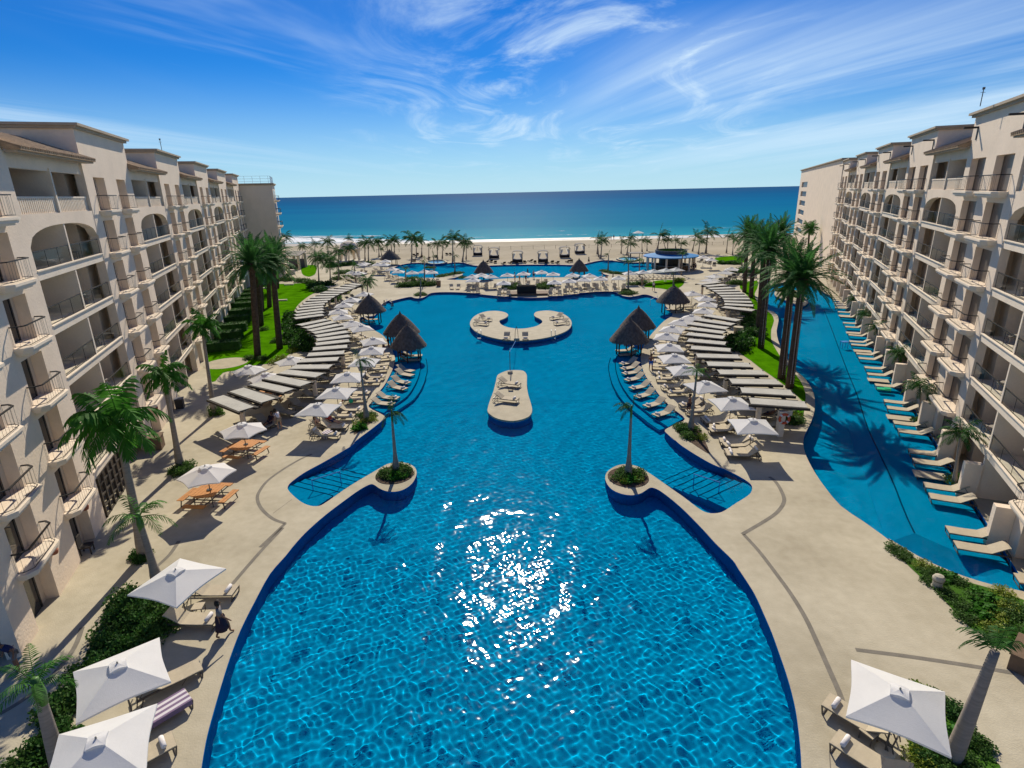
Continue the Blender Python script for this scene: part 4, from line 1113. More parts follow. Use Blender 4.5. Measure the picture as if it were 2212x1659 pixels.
for i, (fr, x, y, tx, ty, k, s, lb) in enumerate((('n5', 815, 1080, 790, 640, 'dark', 1.05, 'dark bushy coconut palm at the far end of the left lawn, left of two'), ('n5', 1000, 1065, 985, 700, 'dark', 1.15, 'dark bushy coconut palm at the far end of the left lawn, right of two'), ('n5', 1130, 1010, 1130, 560, 'coco', .8, 'thin palm behind the two dark palms of the left lawn'),
        ('n5', 1595, 1300, 1600, 1020, 'dark', .8, 'round headed palm behind the far left thatched hut'), ('n5', 1410, 1060, 1385, 790, 'wind', 1.0, 'thin bare palm beside the far left pergola'),
        ('c6', 532, 850, 535, 660, 'young', .35, 'sapling palm in the small bed jutting into the far edge of the main pool'), ('c6', 575, 720, 575, 470, 'wind', .9, 'thin palm in the scrubby bed before the far pool, right one of the bed'), ('c6', 375, 700, 370, 560, 'young', .7, 'bright young palm in the scrubby bed before the far pool'),
        ('c6', 682, 640, 675, 420, 'wind', .8, 'thin bare palm at the edge of the far pool left lobe'), ('c6', 905, 600, 900, 410, 'wind', .8, 'bare stem palm on the long planter in the far pool, left side'), ('c7', 485, 570, 490, 400, 'wind', .8, 'bare stem palm on the long planter in the far pool, right side'),
        ('c7', 702, 800, 705, 480, 'young', .8, 'thin palm in the round bed on the far right edge of the main pool'), ('c7', 822, 640, 825, 470, 'young', .7, 'young bright palm beside the parasols before the pool bar'), ('c7', 1275, 620, 1290, 400, 'young', .75, 'young palm in front of the round blue bar'),
        ('c7', 1190, 740, 1190, 600, 'wind', .5, 'stunted palm behind the far right thatched hut'), ('c7', 1930, 520, 1925, 410, 'dark', .8, 'short bushy palm beside the small lawn right of the bar'))):
    p = at(fr, x, y); palm(p, above(p, fr, tx, ty), k, lb, .15, .09, 'bark_grey', scale=s, bulge=.06)

# ---- leafy clumps
def leaves(b, rng, c, r, n, size, shell=.55, flat=False):
    for _ in range(n):
        while True:
            v = Vector((rng.uniform(-1, 1), rng.uniform(-1, 1), rng.uniform(-.4 if flat else -.1, 1)))
            if shell < v.length < 1: break
        p = Vector(c) + Vector((v.x * r[0], v.y * r[1], max(.02, v.z * r[2])))
        a, e = rng.uniform(0, 6.283), rng.uniform(-.2, 1.2); s = size * rng.uniform(.6, 1.3)
        d = Vector((math.cos(a) * math.cos(e), math.sin(a) * math.cos(e), math.sin(e))); w = d.cross(Vector((rng.uniform(-1, 1), rng.uniform(-1, 1), rng.uniform(-1, 1))))
        w = w.normalized() * s * .42 if w.length > .1 else Vector((s * .4, 0, 0))
        b.add([p, p + d * s * .5 + w, p + d * s, p + d * s * .5 - w], [(0, 1, 2, 3)])
def shrub_mesh(m, n, size, seed, lumps=5):
    rng = random.Random(seed); b = MB()
    for i in range(lumps):
        a = i * 2.4; k = 0 if i == 0 else .55
        leaves(b, rng, (k * math.cos(a), k * math.sin(a), 0), (.62 * rng.uniform(.8, 1.1), .62 * rng.uniform(.8, 1.1), .8 * rng.uniform(.7, 1.15)), n // lumps, size, .25)
    me = bpy.data.meshes.new('leaves'); me.from_pydata(b.v, [], b.f); me.update(); me.materials.append(MATS[m]); return me
SHRUB = {'green': [shrub_mesh('shrub_leaf', 900, .16, s) for s in (1, 2, 3)], 'lime': [shrub_mesh('lime_leaf', 620, .15, 4)], 'dark': [shrub_mesh('hedge_leaf', 1000, .17, s) for s in (5, 6)], 'spiky': [shrub_mesh('frond_bright', 420, .34, 7)]}
SH_N = [0]
def shrub(p, kind, sx, sy, sz, label, group=None, cat='shrub', rz=None):
    SH_N[0] += 1; i = SH_N[0]
    o = link('shrub', SHRUB[kind][i % len(SHRUB[kind])]); o.location = p; o.scale = (sx, sy, sz); o.rotation_euler = (0, 0, i * 1.3 if rz is None else rz)
    return tag(o, label, cat, group)
def box_hedge(p, rz, lx, ly, lz, label):
    rng = random.Random(int(p.y * 10)); b = MB()
    b.box((0, 0, lz * .46), (lx * .92, ly * .92, lz * .92))
    for _ in range(1500):
        f = rng.choice('xxyyzz'); v = Vector((rng.uniform(-.5, .5) * lx, rng.uniform(-.5, .5) * ly, rng.uniform(0, 1) * lz))
        if f == 'x': v.x = .48 * lx * rng.choice((-1, 1))
        elif f == 'y': v.y = .48 * ly * rng.choice((-1, 1))
        else: v.z = .97 * lz
        s = .13 * rng.uniform(.6, 1.2); d = Vector((rng.gauss(0, 1), rng.gauss(0, 1), rng.gauss(0, 1))).normalized(); w = d.cross(Vector((rng.gauss(0, 1), rng.gauss(0, 1), rng.gauss(0, 1)))).normalized() * s * .45
        b.add([v, v + d * s * .5 + w, v + d * s, v + d * s * .5 - w], [(0, 1, 2, 3)])
    o = b.build('hedge', 'hedge_leaf'); o.location = p; o.rotation_euler = (0, 0, rz)
    return tag(o, label, 'hedge', 'clipped hedges along the left wing')
for i, (x, y, lx) in enumerate(((60, 1150, 4.2), (130, 1035, 3.4), (170, 945, 3.8), (205, 860, 3.8), (240, 785, 3.6), (275, 705, 3.4), (300, 655, 3.4), (325, 605, 3.2), (345, 560, 3.2))):
    p = at('c4', x, y); box_hedge(p, rot_of(nL), lx, 1.9, 1.15, f'clipped box hedge at the foot of the left wing, {nth(i)} from the camera')
# planters
for fr, c, lb in (('m6', (1150, 350), 'left'), ('s7', (482, 745), 'right')):
    p = at(fr, *c); p.z = .03
    for k, (dx, dy, kd, s) in enumerate(((-.55, -.1, 'green', .62), (.55, .1, 'green', .66), (0, -.6, 'spiky', .5), (.1, .65, 'green', .6), (-.35, -.62, 'lime' if lb == 'right' else 'green', .42), (.5, -.55, 'lime' if lb == 'right' else 'spiky', .4))):
        shrub(p + Vector((dx, dy, 0)), kd, s, s, s * .95, f'low green shrub under the thin palm on the {lb} peninsula planter', f'shrubs of the {lb} peninsula planter')
for fr, pts, lb, kd in (('c5', ((1470, 660), (1530, 655), (1545, 690)), 'low bright shrub in the planter at the left pool corner', ('green', 'green', 'lime')), ('c5', ((1435, 725), (1430, 770)), 'yellow green bush at the near tip of the left pool corner planter', ('lime', 'spiky')),
                    ('r4', ((850, 1470), (890, 1510), (960, 1490), (920, 1560)), 'green shrub round the palm in the right pool corner planter', ('green', 'dark', 'green', 'green')), ('r4', ((1025, 1570),), 'lime coloured bush in the right pool corner planter', ('lime',))):
    for (x, y), k in zip(pts, kd): shrub(at(fr, x, y), k, .62, .62, .55, lb, lb.replace('shrub', 'shrubs'))
for i, (x, y) in enumerate(((1775, 215), (1830, 215), (1880, 235), (1850, 255), (1920, 270))):
    p = at('r4', x, y); p.z = .15; shrub(p, ('green', 'spiky')[i % 2], .95, .95, .75, 'olive shrub on the small island in the channel pool', 'shrubs on the channel island')
def inside_pts(poly, step, seed, jitter=.4):
    rng = random.Random(seed); xs = [p.x for p in poly]; ys = [p.y for p in poly]; out = []
    y = min(ys)
    while y < max(ys):
        x = min(xs)
        while x < max(xs):
            q = Vector((x + rng.uniform(-jitter, jitter) * step, y + rng.uniform(-jitter, jitter) * step, 0))
            if inside(poly, [q.x], [q.y])[0]: out.append(q)
            x += step
        y += step
    return out
for i, q in enumerate(inside_pts(bedA, .72, 3)):
    shrub(q, 'dark' if i % 3 else 'green', .72, .72, .78, 'glossy green bush in the hedge strip behind the bottom left parasols', 'bushes of the bottom left hedge strip', 'bush')
for i, q in enumerate(inside_pts(bedB, .72, 4)):
    shrub(q, ('green', 'spiky', 'lime', 'green', 'green')[i % 5], .52, .52, .30, 'low flowering groundcover bush in the triangular bed at the right edge', 'groundcover bushes of the right triangular bed', 'bush')
for i, q in enumerate(inside_pts(bedC, .66, 5)):
    shrub(q, ('green', 'green', 'lime', 'dark', 'spiky')[i % 5], .48, .48, .36, 'low bush in the round bed behind the bottom right parasol', 'bushes of the bottom right round bed', 'bush')
lists = [('c4', [(820, 820), (870, 850), (800, 900), (850, 940), (820, 1000), (880, 1040), (920, 1080), (900, 1130), (950, 1150)], 'dark', 1.5, 1.5, 'dark dense bush between the left lawn and the near pergola', 'bushes beside the left near pergola'),
         ('c4', [(820, 1175), (700, 1250), (620, 1290)], 'lime', .8, .6, 'lime yellow bush at the near edge of the left lawn', 'lime bushes of the left lawn edge'),
         ('c4', [(620, 1070), (720, 1090), (500, 940), (350, 1250), (480, 1255)], 'green', .7, .6, 'small rounded bush near the date palms on the left lawn', 'small bushes on the left lawn'),
         ('c4', [(880, 415), (940, 420), (1000, 430), (1040, 450), (700, 400), (760, 405), (600, 420)], 'green', 1.5, 1.0, 'loose shrub closing the far edge of the left lawn', 'shrubs at the far edge of the left lawn'),
         ('c4', [(1060, 480), (1120, 465), (1180, 455), (1090, 520)], 'dark', 1.7, 1.2, 'shaded dark bush under the two bushy palms of the left lawn', 'dark bushes under the two palms'),
         ('c4', [(1250, 580), (1290, 600), (1260, 625)], 'green', 1.2, 1.0, 'bush on the pool side of the far left pergola', 'bushes beside the far left pergola'), ('c4', [(1375, 545)], 'lime', 1.0, 1.1, 'lime bush at the end of the far left pergola', None),
         ('c4', [(1280, 390), (1340, 385), (1400, 380), (1440, 390), (1310, 330), (1380, 320), (1430, 325)], 'green', 1.5, .9, 'scrubby bush on the far left terrace between parasols', 'bushes on the far left terrace'),
         ('c6', [(345, 745), (390, 740), (440, 740), (490, 735), (540, 730), (590, 735), (640, 730), (400, 690), (450, 680), (500, 690)], 'green', 1.5, 1.1, 'dry scrub in the long bed before the far pool', 'scrub of the bed before the far pool'),
         ('c6', [(510, 840), (560, 838), (535, 828)], 'green', .9, .5, 'low plant in the small bed on the far edge of the main pool', 'plants of the small far edge bed'),
         ('c6', [(1470, 760), (1520, 770), (1570, 765), (1500, 735), (1540, 740), (1820, 760), (1870, 765), (1920, 755), (1850, 735), (1900, 735)], 'green', 1.2, .9, 'dry shrub behind the brown lifeguard box on the far deck', 'shrubs behind the brown box'),
         ('c6', [(740, 640), (790, 630), (840, 620), (890, 610), (930, 605), (960, 603), (620, 545), (660, 548), (980, 655)], 'green', 1.1, .6, 'flowering bush on the long planter in the far pool, left side', 'bushes of the left far pool planter'),
         ('c7', [(430, 580), (480, 590), (530, 600), (580, 605), (640, 610), (700, 612), (760, 612), (820, 612)], 'green', 1.1, .6, 'flowering bush on the long planter in the far pool, right side', 'bushes of the right far pool planter'),
         ('c7', [(660, 825), (700, 830), (740, 822), (690, 800)], 'green', 1.1, .7, 'bush in the round bed on the far right edge of the main pool', 'bushes of the far right round bed'),
         ('c7', [(740, 720), (790, 722), (840, 715), (880, 705)], 'green', 1.2, .6, 'bush at the left end of the small centre lawn', 'bushes of the small centre lawn'), ('c7', [(1240, 690), (1265, 680)], 'lime', 1.1, .8, 'lime bush at the right end of the small centre lawn', 'lime bushes of the small centre lawn'),
         ('c7', [(1800, 590), (1860, 590), (1920, 585), (1980, 590), (2040, 590), (2090, 600), (1850, 720), (1900, 715)], 'green', 1.6, 1.0, 'dry bush behind the dark daybeds of the right terrace', 'bushes of the right terrace'),
         ('c7', [(1720, 500), (1770, 500), (1820, 500), (1870, 505)], 'dark', 1.3, .9, 'low hedge bush along the small lawn right of the bar', 'bushes of the small right lawn'),
         ('r4', [(1370, 720), (1400, 690), (1340, 740)], 'dark', 1.6, 1.6, 'large dark round bush between the right near pergola and the lawn', 'dark bushes at the right near pergola'), ('r4', [(1490, 430), (1520, 470), (1500, 520), (1530, 560), (1490, 600), (1540, 610)], 'dark', 1.3, 1.0, 'dark shrub on the narrow lawn between the two right pergolas', 'shrubs between the right pergolas'),
         ('r4', [(1890, 1370), (1920, 1420), (1870, 1420)], 'green', .75, .7, 'shrub behind the life ring post', 'shrubs behind the life ring post'), ('r4', [(1905, 1385)], 'lime', .55, .6, 'lime shrub behind the life ring post', None),
         ('c2', [(1540, 760), (1565, 775)], 'green', .6, .8, 'shrub round the foot of the slim palm at the pergola end', 'shrubs at the slim palm'), ('c2', [(1290, 1180), (1350, 1150), (1340, 1190), (1270, 1200)], 'green', .62, .6, 'sparse shrub in the bed of the palm by the picnic table', 'shrubs of the picnic palm bed'),
         ('c3', [(940, 215), (1000, 225), (965, 240)], 'dark', .45, .4, 'low plant round the foot of the tallest terrace palm', 'plants at the tallest terrace palm'),
         ('r2', [(1590, 1255), (1650, 1240), (1350, 825), (1395, 820), (1195, 520), (1240, 500), (1700, 1275)], 'green', .5, .45, 'little plant at the foot of a potted palm in the channel', 'little plants in the channel'),
         ('n5', [(1020, 800), (1100, 790), (1180, 780), (1260, 775), (1340, 770), (1640, 760), (220, 960)], 'dark', 1.6, 1.0, 'dark hedge bush in front of the white domed gazebo', 'hedge bushes at the gazebo')]
for fr, pts, kd, s, h, lb, gp in lists:
    for x, y in pts: shrub(at(fr, x, y), kd, s, s, h * 1.1, lb, gp)

# ================================================================== parasols, loungers and everything people use
def canopy_mesh(n, R, edge_z, top_z, sag, name='canopy', rot=0.0):
    """cloth parasol roof with n tensioned panels, concave edges and a hem"""
    b = MB(); rings = 7; per = 8
    V = []
    for r in range(rings + 1):
        t = r / rings
        for k in range(n * per):
            a = rot + 2 * math.pi * k / (n * per); f = (k % per) / per; mid = 4 * f * (1 - f)
            c = math.cos(math.pi / n)
            straight = c / math.cos((f - .5) * 2 * math.pi / n)
            rr = R * t * straight * (1 - .055 * mid * t)
            z = top_z - (top_z - edge_z) * (t ** 1.06) - sag * mid * t * (1.15 - t) + .05 * mid * t * t
            V.append((rr * math.cos(a), rr * math.sin(a), z))
    N = n * per; F = []
    for r in range(rings):
        for k in range(N): F.append((r * N + k, (r + 1) * N + k, (r + 1) * N + (k + 1) % N, r * N + (k + 1) % N))
    b.add(V, F)
    hem = [(x * .998, y * .998, z - .07) for x, y, z in V[-N:]]
    b.add(V[-N:] + hem, [(k, N + k, N + (k + 1) % N, (k + 1) % N) for k in range(N)])
    return b
def make_parasol(n, R, rot, cat='parasol'):
    t = thing('parasol', (0, 0, 0), 0, 'white parasol', cat)
    b = MB(); b.tube([(0, 0, .05), (0, 0, 2.62)], .03, 8); b.build('pole', 'bronze_metal', t)
    b = MB(); b.lathe([(0, .10), (.25, .09), (.30, .05), (.30, 0), (0, 0)], 16); b.build('base', 'beige_stone', t)
    ez, tz = 2.02, 2.56
    c = canopy_mesh(n, R, ez, tz, .07, rot=rot).build('canopy', 'white_canvas', t)
    v = canopy_mesh(n, .36, tz - .045, tz + .05, .01, rot=rot).build('vent_cap', 'white_canvas', c)
    b = MB(); b.lathe([(.03, tz + .03), (.03, tz + .09), (.01, tz + .12), (0, tz + .12)], 8); b.build('finial', 'beige_stone', t)
    for k in range(n):
        a = rot + 2 * math.pi * k / n
        b = MB(); b.tube([(0, 0, tz - .05), (math.cos(a) * R * .97, math.sin(a) * R * .97, ez - .01)], .012, 4); b.build('rib', 'bronze_metal', t)
    return t
SQ, HEX = make_parasol(4, 1.86, math.pi / 4), make_parasol(6, 1.62, 0)
ST = set()
def parasol(proto, p, rz, label, group, sc=None):
    return place(proto, ST, (p.x, p.y, p.z), rz, label, group, None, sc)
def sq_at(fr, x, y): return at(fr, x, y, 2.56)

def make_lounger():
    t = thing('sun_lounger', (0, 0, 0), 0, 'lounger', 'sun lounger')
    b = MB()
    for s in (-1, 1):
        b.bar((-.98, s * .31, .30), (.98, s * .31, .30), .04, .06)
        b.bar((.98, s * .31, .30), (.92, s * .33, 0), .035, .035); b.bar((-.80, s * .31, .30), (-.94, s * .33, 0), .035, .035)
        b.bar((-.98, s * .31, .30), (-1.05, s * .31, .06), .03, .03)
    for x in (-.98, .98, -.25): b.bar((x, -.31, .30), (x, .31, .30), .04, .05)
    b.bar((.92, -.33, .03), (.92, .33, .03), .03, .03)
    b.build('frame', 'bronze_metal', t)
    b = MB(); pts = [(-.26, .335), (.0, .325), (.4, .32), (.8, .335), (.99, .33)]
    for (xa, za), (xb, zb) in zip(pts, pts[1:]): b.bar((xa, 0, za), (xb + .004, 0, zb), .68, .035)
    b.build('seat', 'beige_sling', t)
    b = MB(); pts = [(-.27, .335), (-.45, .46), (-.66, .61), (-.84, .72), (-.90, .72)]
    for (xa, za), (xb, zb) in zip(pts, pts[1:]): b.bar((xa, 0, za), (xb - .004, 0, zb), .68, .035)
    k = b.build('backrest', 'beige_sling', t)
    b = MB()
    for s in (-1, 1): b.bar((-.70, s * .27, .62), (-.92, s * .27, .30), .025, .025); b.bar((-.28, s * .315, .32), (-.86, s * .315, .72), .03, .03)
    b.bar((-.70, -.27, .62), (-.70, .27, .62), .03, .03); b.build('back_support', 'bronze_metal', k)
    return t
LG = make_lounger()
def make_far_lounger():
    b = MB(); b.bar((-.27, 0, .32), (.99, 0, .32), .62, .05); b.bar((-.27, 0, .33), (-.86, 0, .74), .62, .05)
    for x in (-.85, .9):
        for s in (-.29, .29): b.box((x, s, .15), (.05, .05, .3))
    o = b.build('sun_lounger', 'beige_sling'); tag(o, 'lounger', 'sun lounger'); return o
LGF = make_far_lounger()
def make_dark_lounger():
    b = MB(); b.bar((-.3, 0, .26), (.99, 0, .26), .72, .14); b.bar((-.3, 0, .28), (-.84, 0, .70), .72, .12)
    for x in (-.85, .9):
        for s in (-.3, .3): b.box((x, s, .1), (.06, .06, .2))
    o = b.build('daybed', 'dark_wicker'); tag(o, 'dark daybed', 'daybed'); return o
DKL = make_dark_lounger()
def lounger(p, rz, label, group, far=False, z=0.0):
    return place(LGF if far else LG, ST, (p.x, p.y, z), rz, label, group, None, 1.1)
def make_towel():
    b = MB(); b.tube([(-.0, -.26, .09), (0, -.24, .09), (0, .24, .09), (0, .26, .09)], [.05, .085, .085, .05], 9)
    o = b.build('towel_roll', 'towel_white', None, True); return tag(o, 'rolled towel', 'towel')
TW = make_towel()
def towel(p, rz, label, group='rolled towels on the loungers'):
    return place(TW, ST, tuple(p), rz, label, group)
def make_side_table():
    t = thing('side_table', (0, 0, 0), 0, 'low table', 'side table')
    b = MB(); b.box((0, 0, .36), (.46, .46, .035)); b.build('table_top', 'beige_sling', t)
    for x in (-.19, .19):
        for y in (-.19, .19): b = MB(); b.box((x, y, .17), (.035, .035, .34)); b.build('leg', 'bronze_metal', t)
    return t
TB = make_side_table()
def side_table(p, rz, label, group='low tables between the loungers', z=0): return place(TB, ST, (p.x, p.y, z), rz, label, group)
def fwd(rz): return Vector((math.cos(rz), math.sin(rz), 0))
def ang(v): return math.atan2(v.y, v.x)
rngF = random.Random(21)

def row(pts, side_word, feet, near_n, lb_row, grp, twin=True, table=True, sq_rot=None):
    """a row of square parasols with a pair of loungers under each; feet turns the loungers to the pool"""
    P = [sq_at(*q) for q in pts]
    for i, p in enumerate(P):
        a, c = P[max(0, i - 1)], P[min(len(P) - 1, i + 1)]
        al = (c - a).normalized(); al.z = 0; al.normalize()
        rz = feet(p, al); n_ = Vector((-math.sin(rz), math.cos(rz), 0))
        g = Vector((p.x, p.y, 0))
        parasol(SQ, g, (rz + rngF.uniform(-.08, .08)) if sq_rot is None else sq_rot, f'square white parasol, {nth(i)} from the camera in the {lb_row}', f'parasols of the {grp}')
        far = p.y > 74
        if twin:
            for sg, wd in ((-1, 'right' if side_word == 'left' else 'left'), (1, 'left' if side_word == 'left' else 'right')):
                q = g + n_ * sg * .78 + fwd(rz) * (.55 + rngF.uniform(-.15, .2))
                r = rz + rngF.uniform(-.1, .1)
                which = 'nearer' if (q - g).y < 0 else 'farther'
                lounger(q, r, f'beige lounger, {which} of two at the {nth(i)} parasol of the {lb_row}', f'loungers of the {grp}', far)
                if not far:
                    if rngF.random() < .85: towel(q + fwd(r) * .78 + Vector((0, 0, .37)), r, f'rolled towel on the {which} lounger at the {nth(i)} parasol of the {lb_row}')
                    if rngF.random() < .5: towel(q - fwd(r) * .79 + Vector((0, 0, .73)), r, f'backrest towel of the {which} lounger at the {nth(i)} parasol, {lb_row}')
            if table and not far: side_table(g + fwd(rz) * .45, rz, f'low square table at the pole of the {nth(i)} parasol of the {lb_row}')

# left terrace row, from the camera to the far end
row([('c5', 1045, 535), ('c5', 1215, 388), ('c4', 1400, 1395), ('c4', 1580, 1235), ('c4', 1660, 1118), ('c4', 1675, 1018), ('c4', 1545, 882), ('c4', 1440, 835), ('c4', 1340, 765), ('c4', 1300, 708), ('c4', 1360, 640), ('c4', 1440, 585), ('c4', 1575, 525)],
    'left', lambda p, al: ang(Vector((al.y, -al.x, 0))) if al.y > 0 else ang(Vector((-al.y, al.x, 0))), 9, 'left pool row', 'left pool row')
row([('r4', 1520, 1392), ('r4', 1325, 1190), ('r4', 1080, 1040), ('r4', 885, 892), ('r4', 792, 788), ('r4', 745, 690), ('r4', 722, 592), ('r4', 775, 525), ('r4', 858, 465), ('r4', 952, 425), ('r4', 1065, 362), ('r4', 1102, 303), ('r4', 1078, 250), ('r4', 960, 205)],
    'right', lambda p, al: ang(Vector((-al.y, al.x, 0))) if al.y > 0 else ang(Vector((al.y, -al.x, 0))), 9, 'right pool row', 'right pool row')
# the three parasols at the bottom left and the one at the bottom right, each turned as in the photo
for i, (fr, x, y, e0, e1) in enumerate((('c3', 1200, 320, (915, 495), (1190, 565)), ('c3', 805, 960, (550, 1050), (575, 1400)), ('c3', 660, 1475, (460, 1440), (390, 1660)))):
    p = at(fr, x, y, 2.5); a_, b_ = at(fr, *e0, 2.02), at(fr, *e1, 2.02)
    parasol(SQ, Vector((p.x, p.y, 0)), ang(b_ - a_), f'large square white parasol at the bottom left, {nth(i)} counted down from the standing woman', 'bottom left parasols', 1.0)
p = at('z4', 868, 560, 2.5); parasol(SQ, Vector((p.x, p.y, 0)), ang(at('z4', 335, 690, 2.02) - at('z4', 385, 110, 2.02)), 'lone square white parasol over two loungers in the bottom right corner', None)
# hexagonal parasols and their picnic tables
def make_picnic():
    t = thing('picnic_table', (0, 0, 0), 0, 'table', 'picnic table')
    b = MB()
    for i in range(7): b.box(((i - 3) * .205, 0, .74), (.19, 1.75 - .12 * abs(i - 3) ** 1.2, .04))
    b.build('table_top', 'orange_wood', t)
    for s in (-1, 1):
        b = MB()
        for q in (-.11, .11): b.box((s * 1.22 + q * .9, 0, .45), (.18, 1.45, .04))
        b.build('bench', 'orange_wood', t)
        b = MB(); b.box((0, s * 1.28, .45), (1.25, .34, .04)); b.build('bench', 'orange_wood', t)
    b = MB()
    for s in (-1, 1):
        b.bar((-1.25, s * .45, .40), (1.25, s * .45, .40), .05, .05); b.bar((s * .45, -1.3, .40), (s * .45, 1.3, .40), .05, .05)
        for q in (-1, 1):
            b.bar((s * 1.22, q * .6, .43), (s * 1.3, q * .62, 0), .05, .05); b.bar((s * .5, q * .45, .72), (s * .55, q * .5, 0), .05, .05)
    b.build('frame', 'bronze_metal', t)
    return t
PT = make_picnic()
for i, (fr, tx, ty, px_, py_, lb) in enumerate((('z3', 350, 1010, 322, 712, 'nearest'), ('z3', 805, 445, 775, 180, 'second'), ('c5', 385, 320, 560, 260, 'third'))):
    q = at(fr, tx, ty, .74); e = at(fr, px_, py_, 2.5)
    if i == 2: q = Vector((e.x - .2, e.y - .1, 0))
    q.z = 0
    place(PT, ST, (q.x, q.y, 0), (-.12, -.25, .1)[i], f'orange wooden picnic table on the left terrace, {lb} to the camera', 'orange picnic tables', None, 1.08)
    parasol(HEX, Vector((e.x, e.y, 0)), (.35, .1, .2)[i], f'hexagonal white parasol over the {lb} picnic table', 'hexagonal parasols')
    b = MB(); b.lathe([(0, .0), (.13, 0), (.16, .06), (.15, .12), (0, .12)], 12); o = b.build('planter_bowl', 'dark_plastic'); o.location = (q.x + .12, q.y, .76); tag(o, f'small dark bowl on the {lb} picnic table', 'bowl')
for i, (fr, x, y, lb) in enumerate((('c5', 400, 190, 'beside the near edge of the left lawn'), ('c4', 785, 1230, 'between the left lawn and the near pergola'))):
    e = at(fr, x, y, 2.5); parasol(HEX, Vector((e.x, e.y, 0)), .2 + i, f'hexagonal white parasol {lb}', 'hexagonal parasols')

# loungers in the bottom corners, laid where the photo shows them: foot and head
def foot_head(fr, fx, fy, hx, hy, label, group, zf=.36, zh=.5, tw=0, z=0.0, far=False):
    a, b_ = at(fr, fx, fy, zf + z), at(fr, hx, hy, zh + z); d = (b_ - a); d.z = 0; d.normalize()
    c = Vector((a.x, a.y, 0)) + d * .97; rz = ang(-d)
    o = lounger(c, rz, label, group, far, z)
    if tw: towel(Vector((c.x, c.y, z)) + fwd(rz) * .76 + Vector((0, 0, .37)), rz, 'towel roll on ' + label)
    return c, rz
BL, BR = 'bottom left loungers', 'bottom right loungers'
foot_head('c3', 1590, 445, 1330, 430, 'lounger topmost of the five in the bottom left group', BL, tw=1)
foot_head('c3', 1460, 640, 1200, 620, 'lounger beside the standing woman, second of the bottom left group', BL, tw=1)
foot_head('c3', 1345, 960, 1000, 1100, 'lounger right of the middle bottom left parasol', BL)
c_, r_ = foot_head('c3', 1265, 1170, 940, 1340, 'lounger covered with a striped towel at the bottom left', BL)
b = MB(); b.box((.30, 0, .40), (1.55, .78, .02)); b.box((.30, .395, .31), (1.5, .015, .18)); b.box((.30, -.395, .31), (1.5, .015, .18))
o = b.build('striped_towel', 'towel_striped'); o.location = (c_.x, c_.y, 0); o.rotation_euler = (0, 0, r_); tag(o, 'towel with broad pale and purple stripes spread on a lounger at the bottom left', 'towel')
foot_head('c3', 1160, 1470, 800, 1640, 'lounger lowest of the bottom left group, at the picture edge', BL, tw=1)
foot_head('z4', 110, 660, 640, 930, 'upper of two loungers under the bottom right parasol', BR, tw=1)
foot_head('z4', 205, 1065, 700, 1340, 'lower of two loungers under the bottom right parasol', BR, tw=1)
side_table(at('z4', 545, 985, .36), .5, 'low table between the two bottom right loungers'); side_table(at('z1', 640, 1170, .36), .1, 'low table between the two upper bottom left loungers')
# loose loungers near the right planter and pergola end
for fr, fx, fy, hx, hy, lb in (('s7', 1345, 400, 1570, 395, 'right deck lounger nearest but one to the camera, half in shadow'), ('s7', 1400, 500, 1640, 480, 'right deck lounger nearest to the camera, half in shadow'),
                               ('s7', 1250, 270, 1480, 275, 'lounger left of the first parasol of the right row'), ('s7', 1180, 200, 1380, 180, 'lounger beside the right corner planter')):
    foot_head(fr, fx, fy, hx, hy, lb, 'loose loungers on the right deck', tw=1)

# loungers standing in the water on the two pool ledges
for i, (fx, fy, hx, hy) in enumerate(((1740, 540, 1600, 515), (1780, 485, 1650, 460), (1850, 400, 1700, 355), (1880, 345, 1730, 300), (1915, 275, 1760, 235), (1920, 235, 1775, 195))):
    foot_head('c5', fx, fy, hx, hy, f'lounger in shallow water on the left ledge, {nth(i)} from the camera', 'loungers on the left pool ledge', z=-.30, tw=i < 4)
for i, (fx, fy, hx, hy) in enumerate(((620, 1355, 790, 1290), (535, 1270, 705, 1210), (450, 1185, 615, 1125), (400, 1105, 560, 1060), (355, 1030, 505, 985), (330, 970, 480, 935), (315, 925, 465, 885), (305, 880, 440, 840))):
    foot_head('r4', fx, fy, hx, hy, f'lounger in shallow water on the right ledge, {nth(i)} from the camera', 'loungers on the right pool ledge', z=-.30, tw=1)
# the pool islands
IS = 'loungers on the pool islands'
for fr, fx, fy, hx, hy, lb in (('m5', 900, 965, 700, 925, 'far lounger on the long island'), ('m5', 880, 1130, 660, 1090, 'near lounger on the long island'), ('m5', 590, 265, 450, 225, 'far lounger on the left arm of the crescent island'), ('m5', 560, 310, 420, 285, 'near lounger on the left arm of the crescent island'),
                               ('m5', 1260, 250, 1400, 210, 'far lounger on the right arm of the crescent island'), ('m5', 1300, 305, 1440, 275, 'near lounger on the right arm of the crescent island'), ('m5', 760, 480, 790, 405, 'dark shaded lounger left of the pool post on the crescent island'), ('m5', 975, 480, 970, 405, 'dark shaded lounger right of the pool post on the crescent island')):
    foot_head(fr, fx, fy, hx, hy, lb, IS, z=.16, tw=1)
side_table(at('m5', 815, 990, .5), 0, 'low table beside the far lounger on the long island', z=.16)
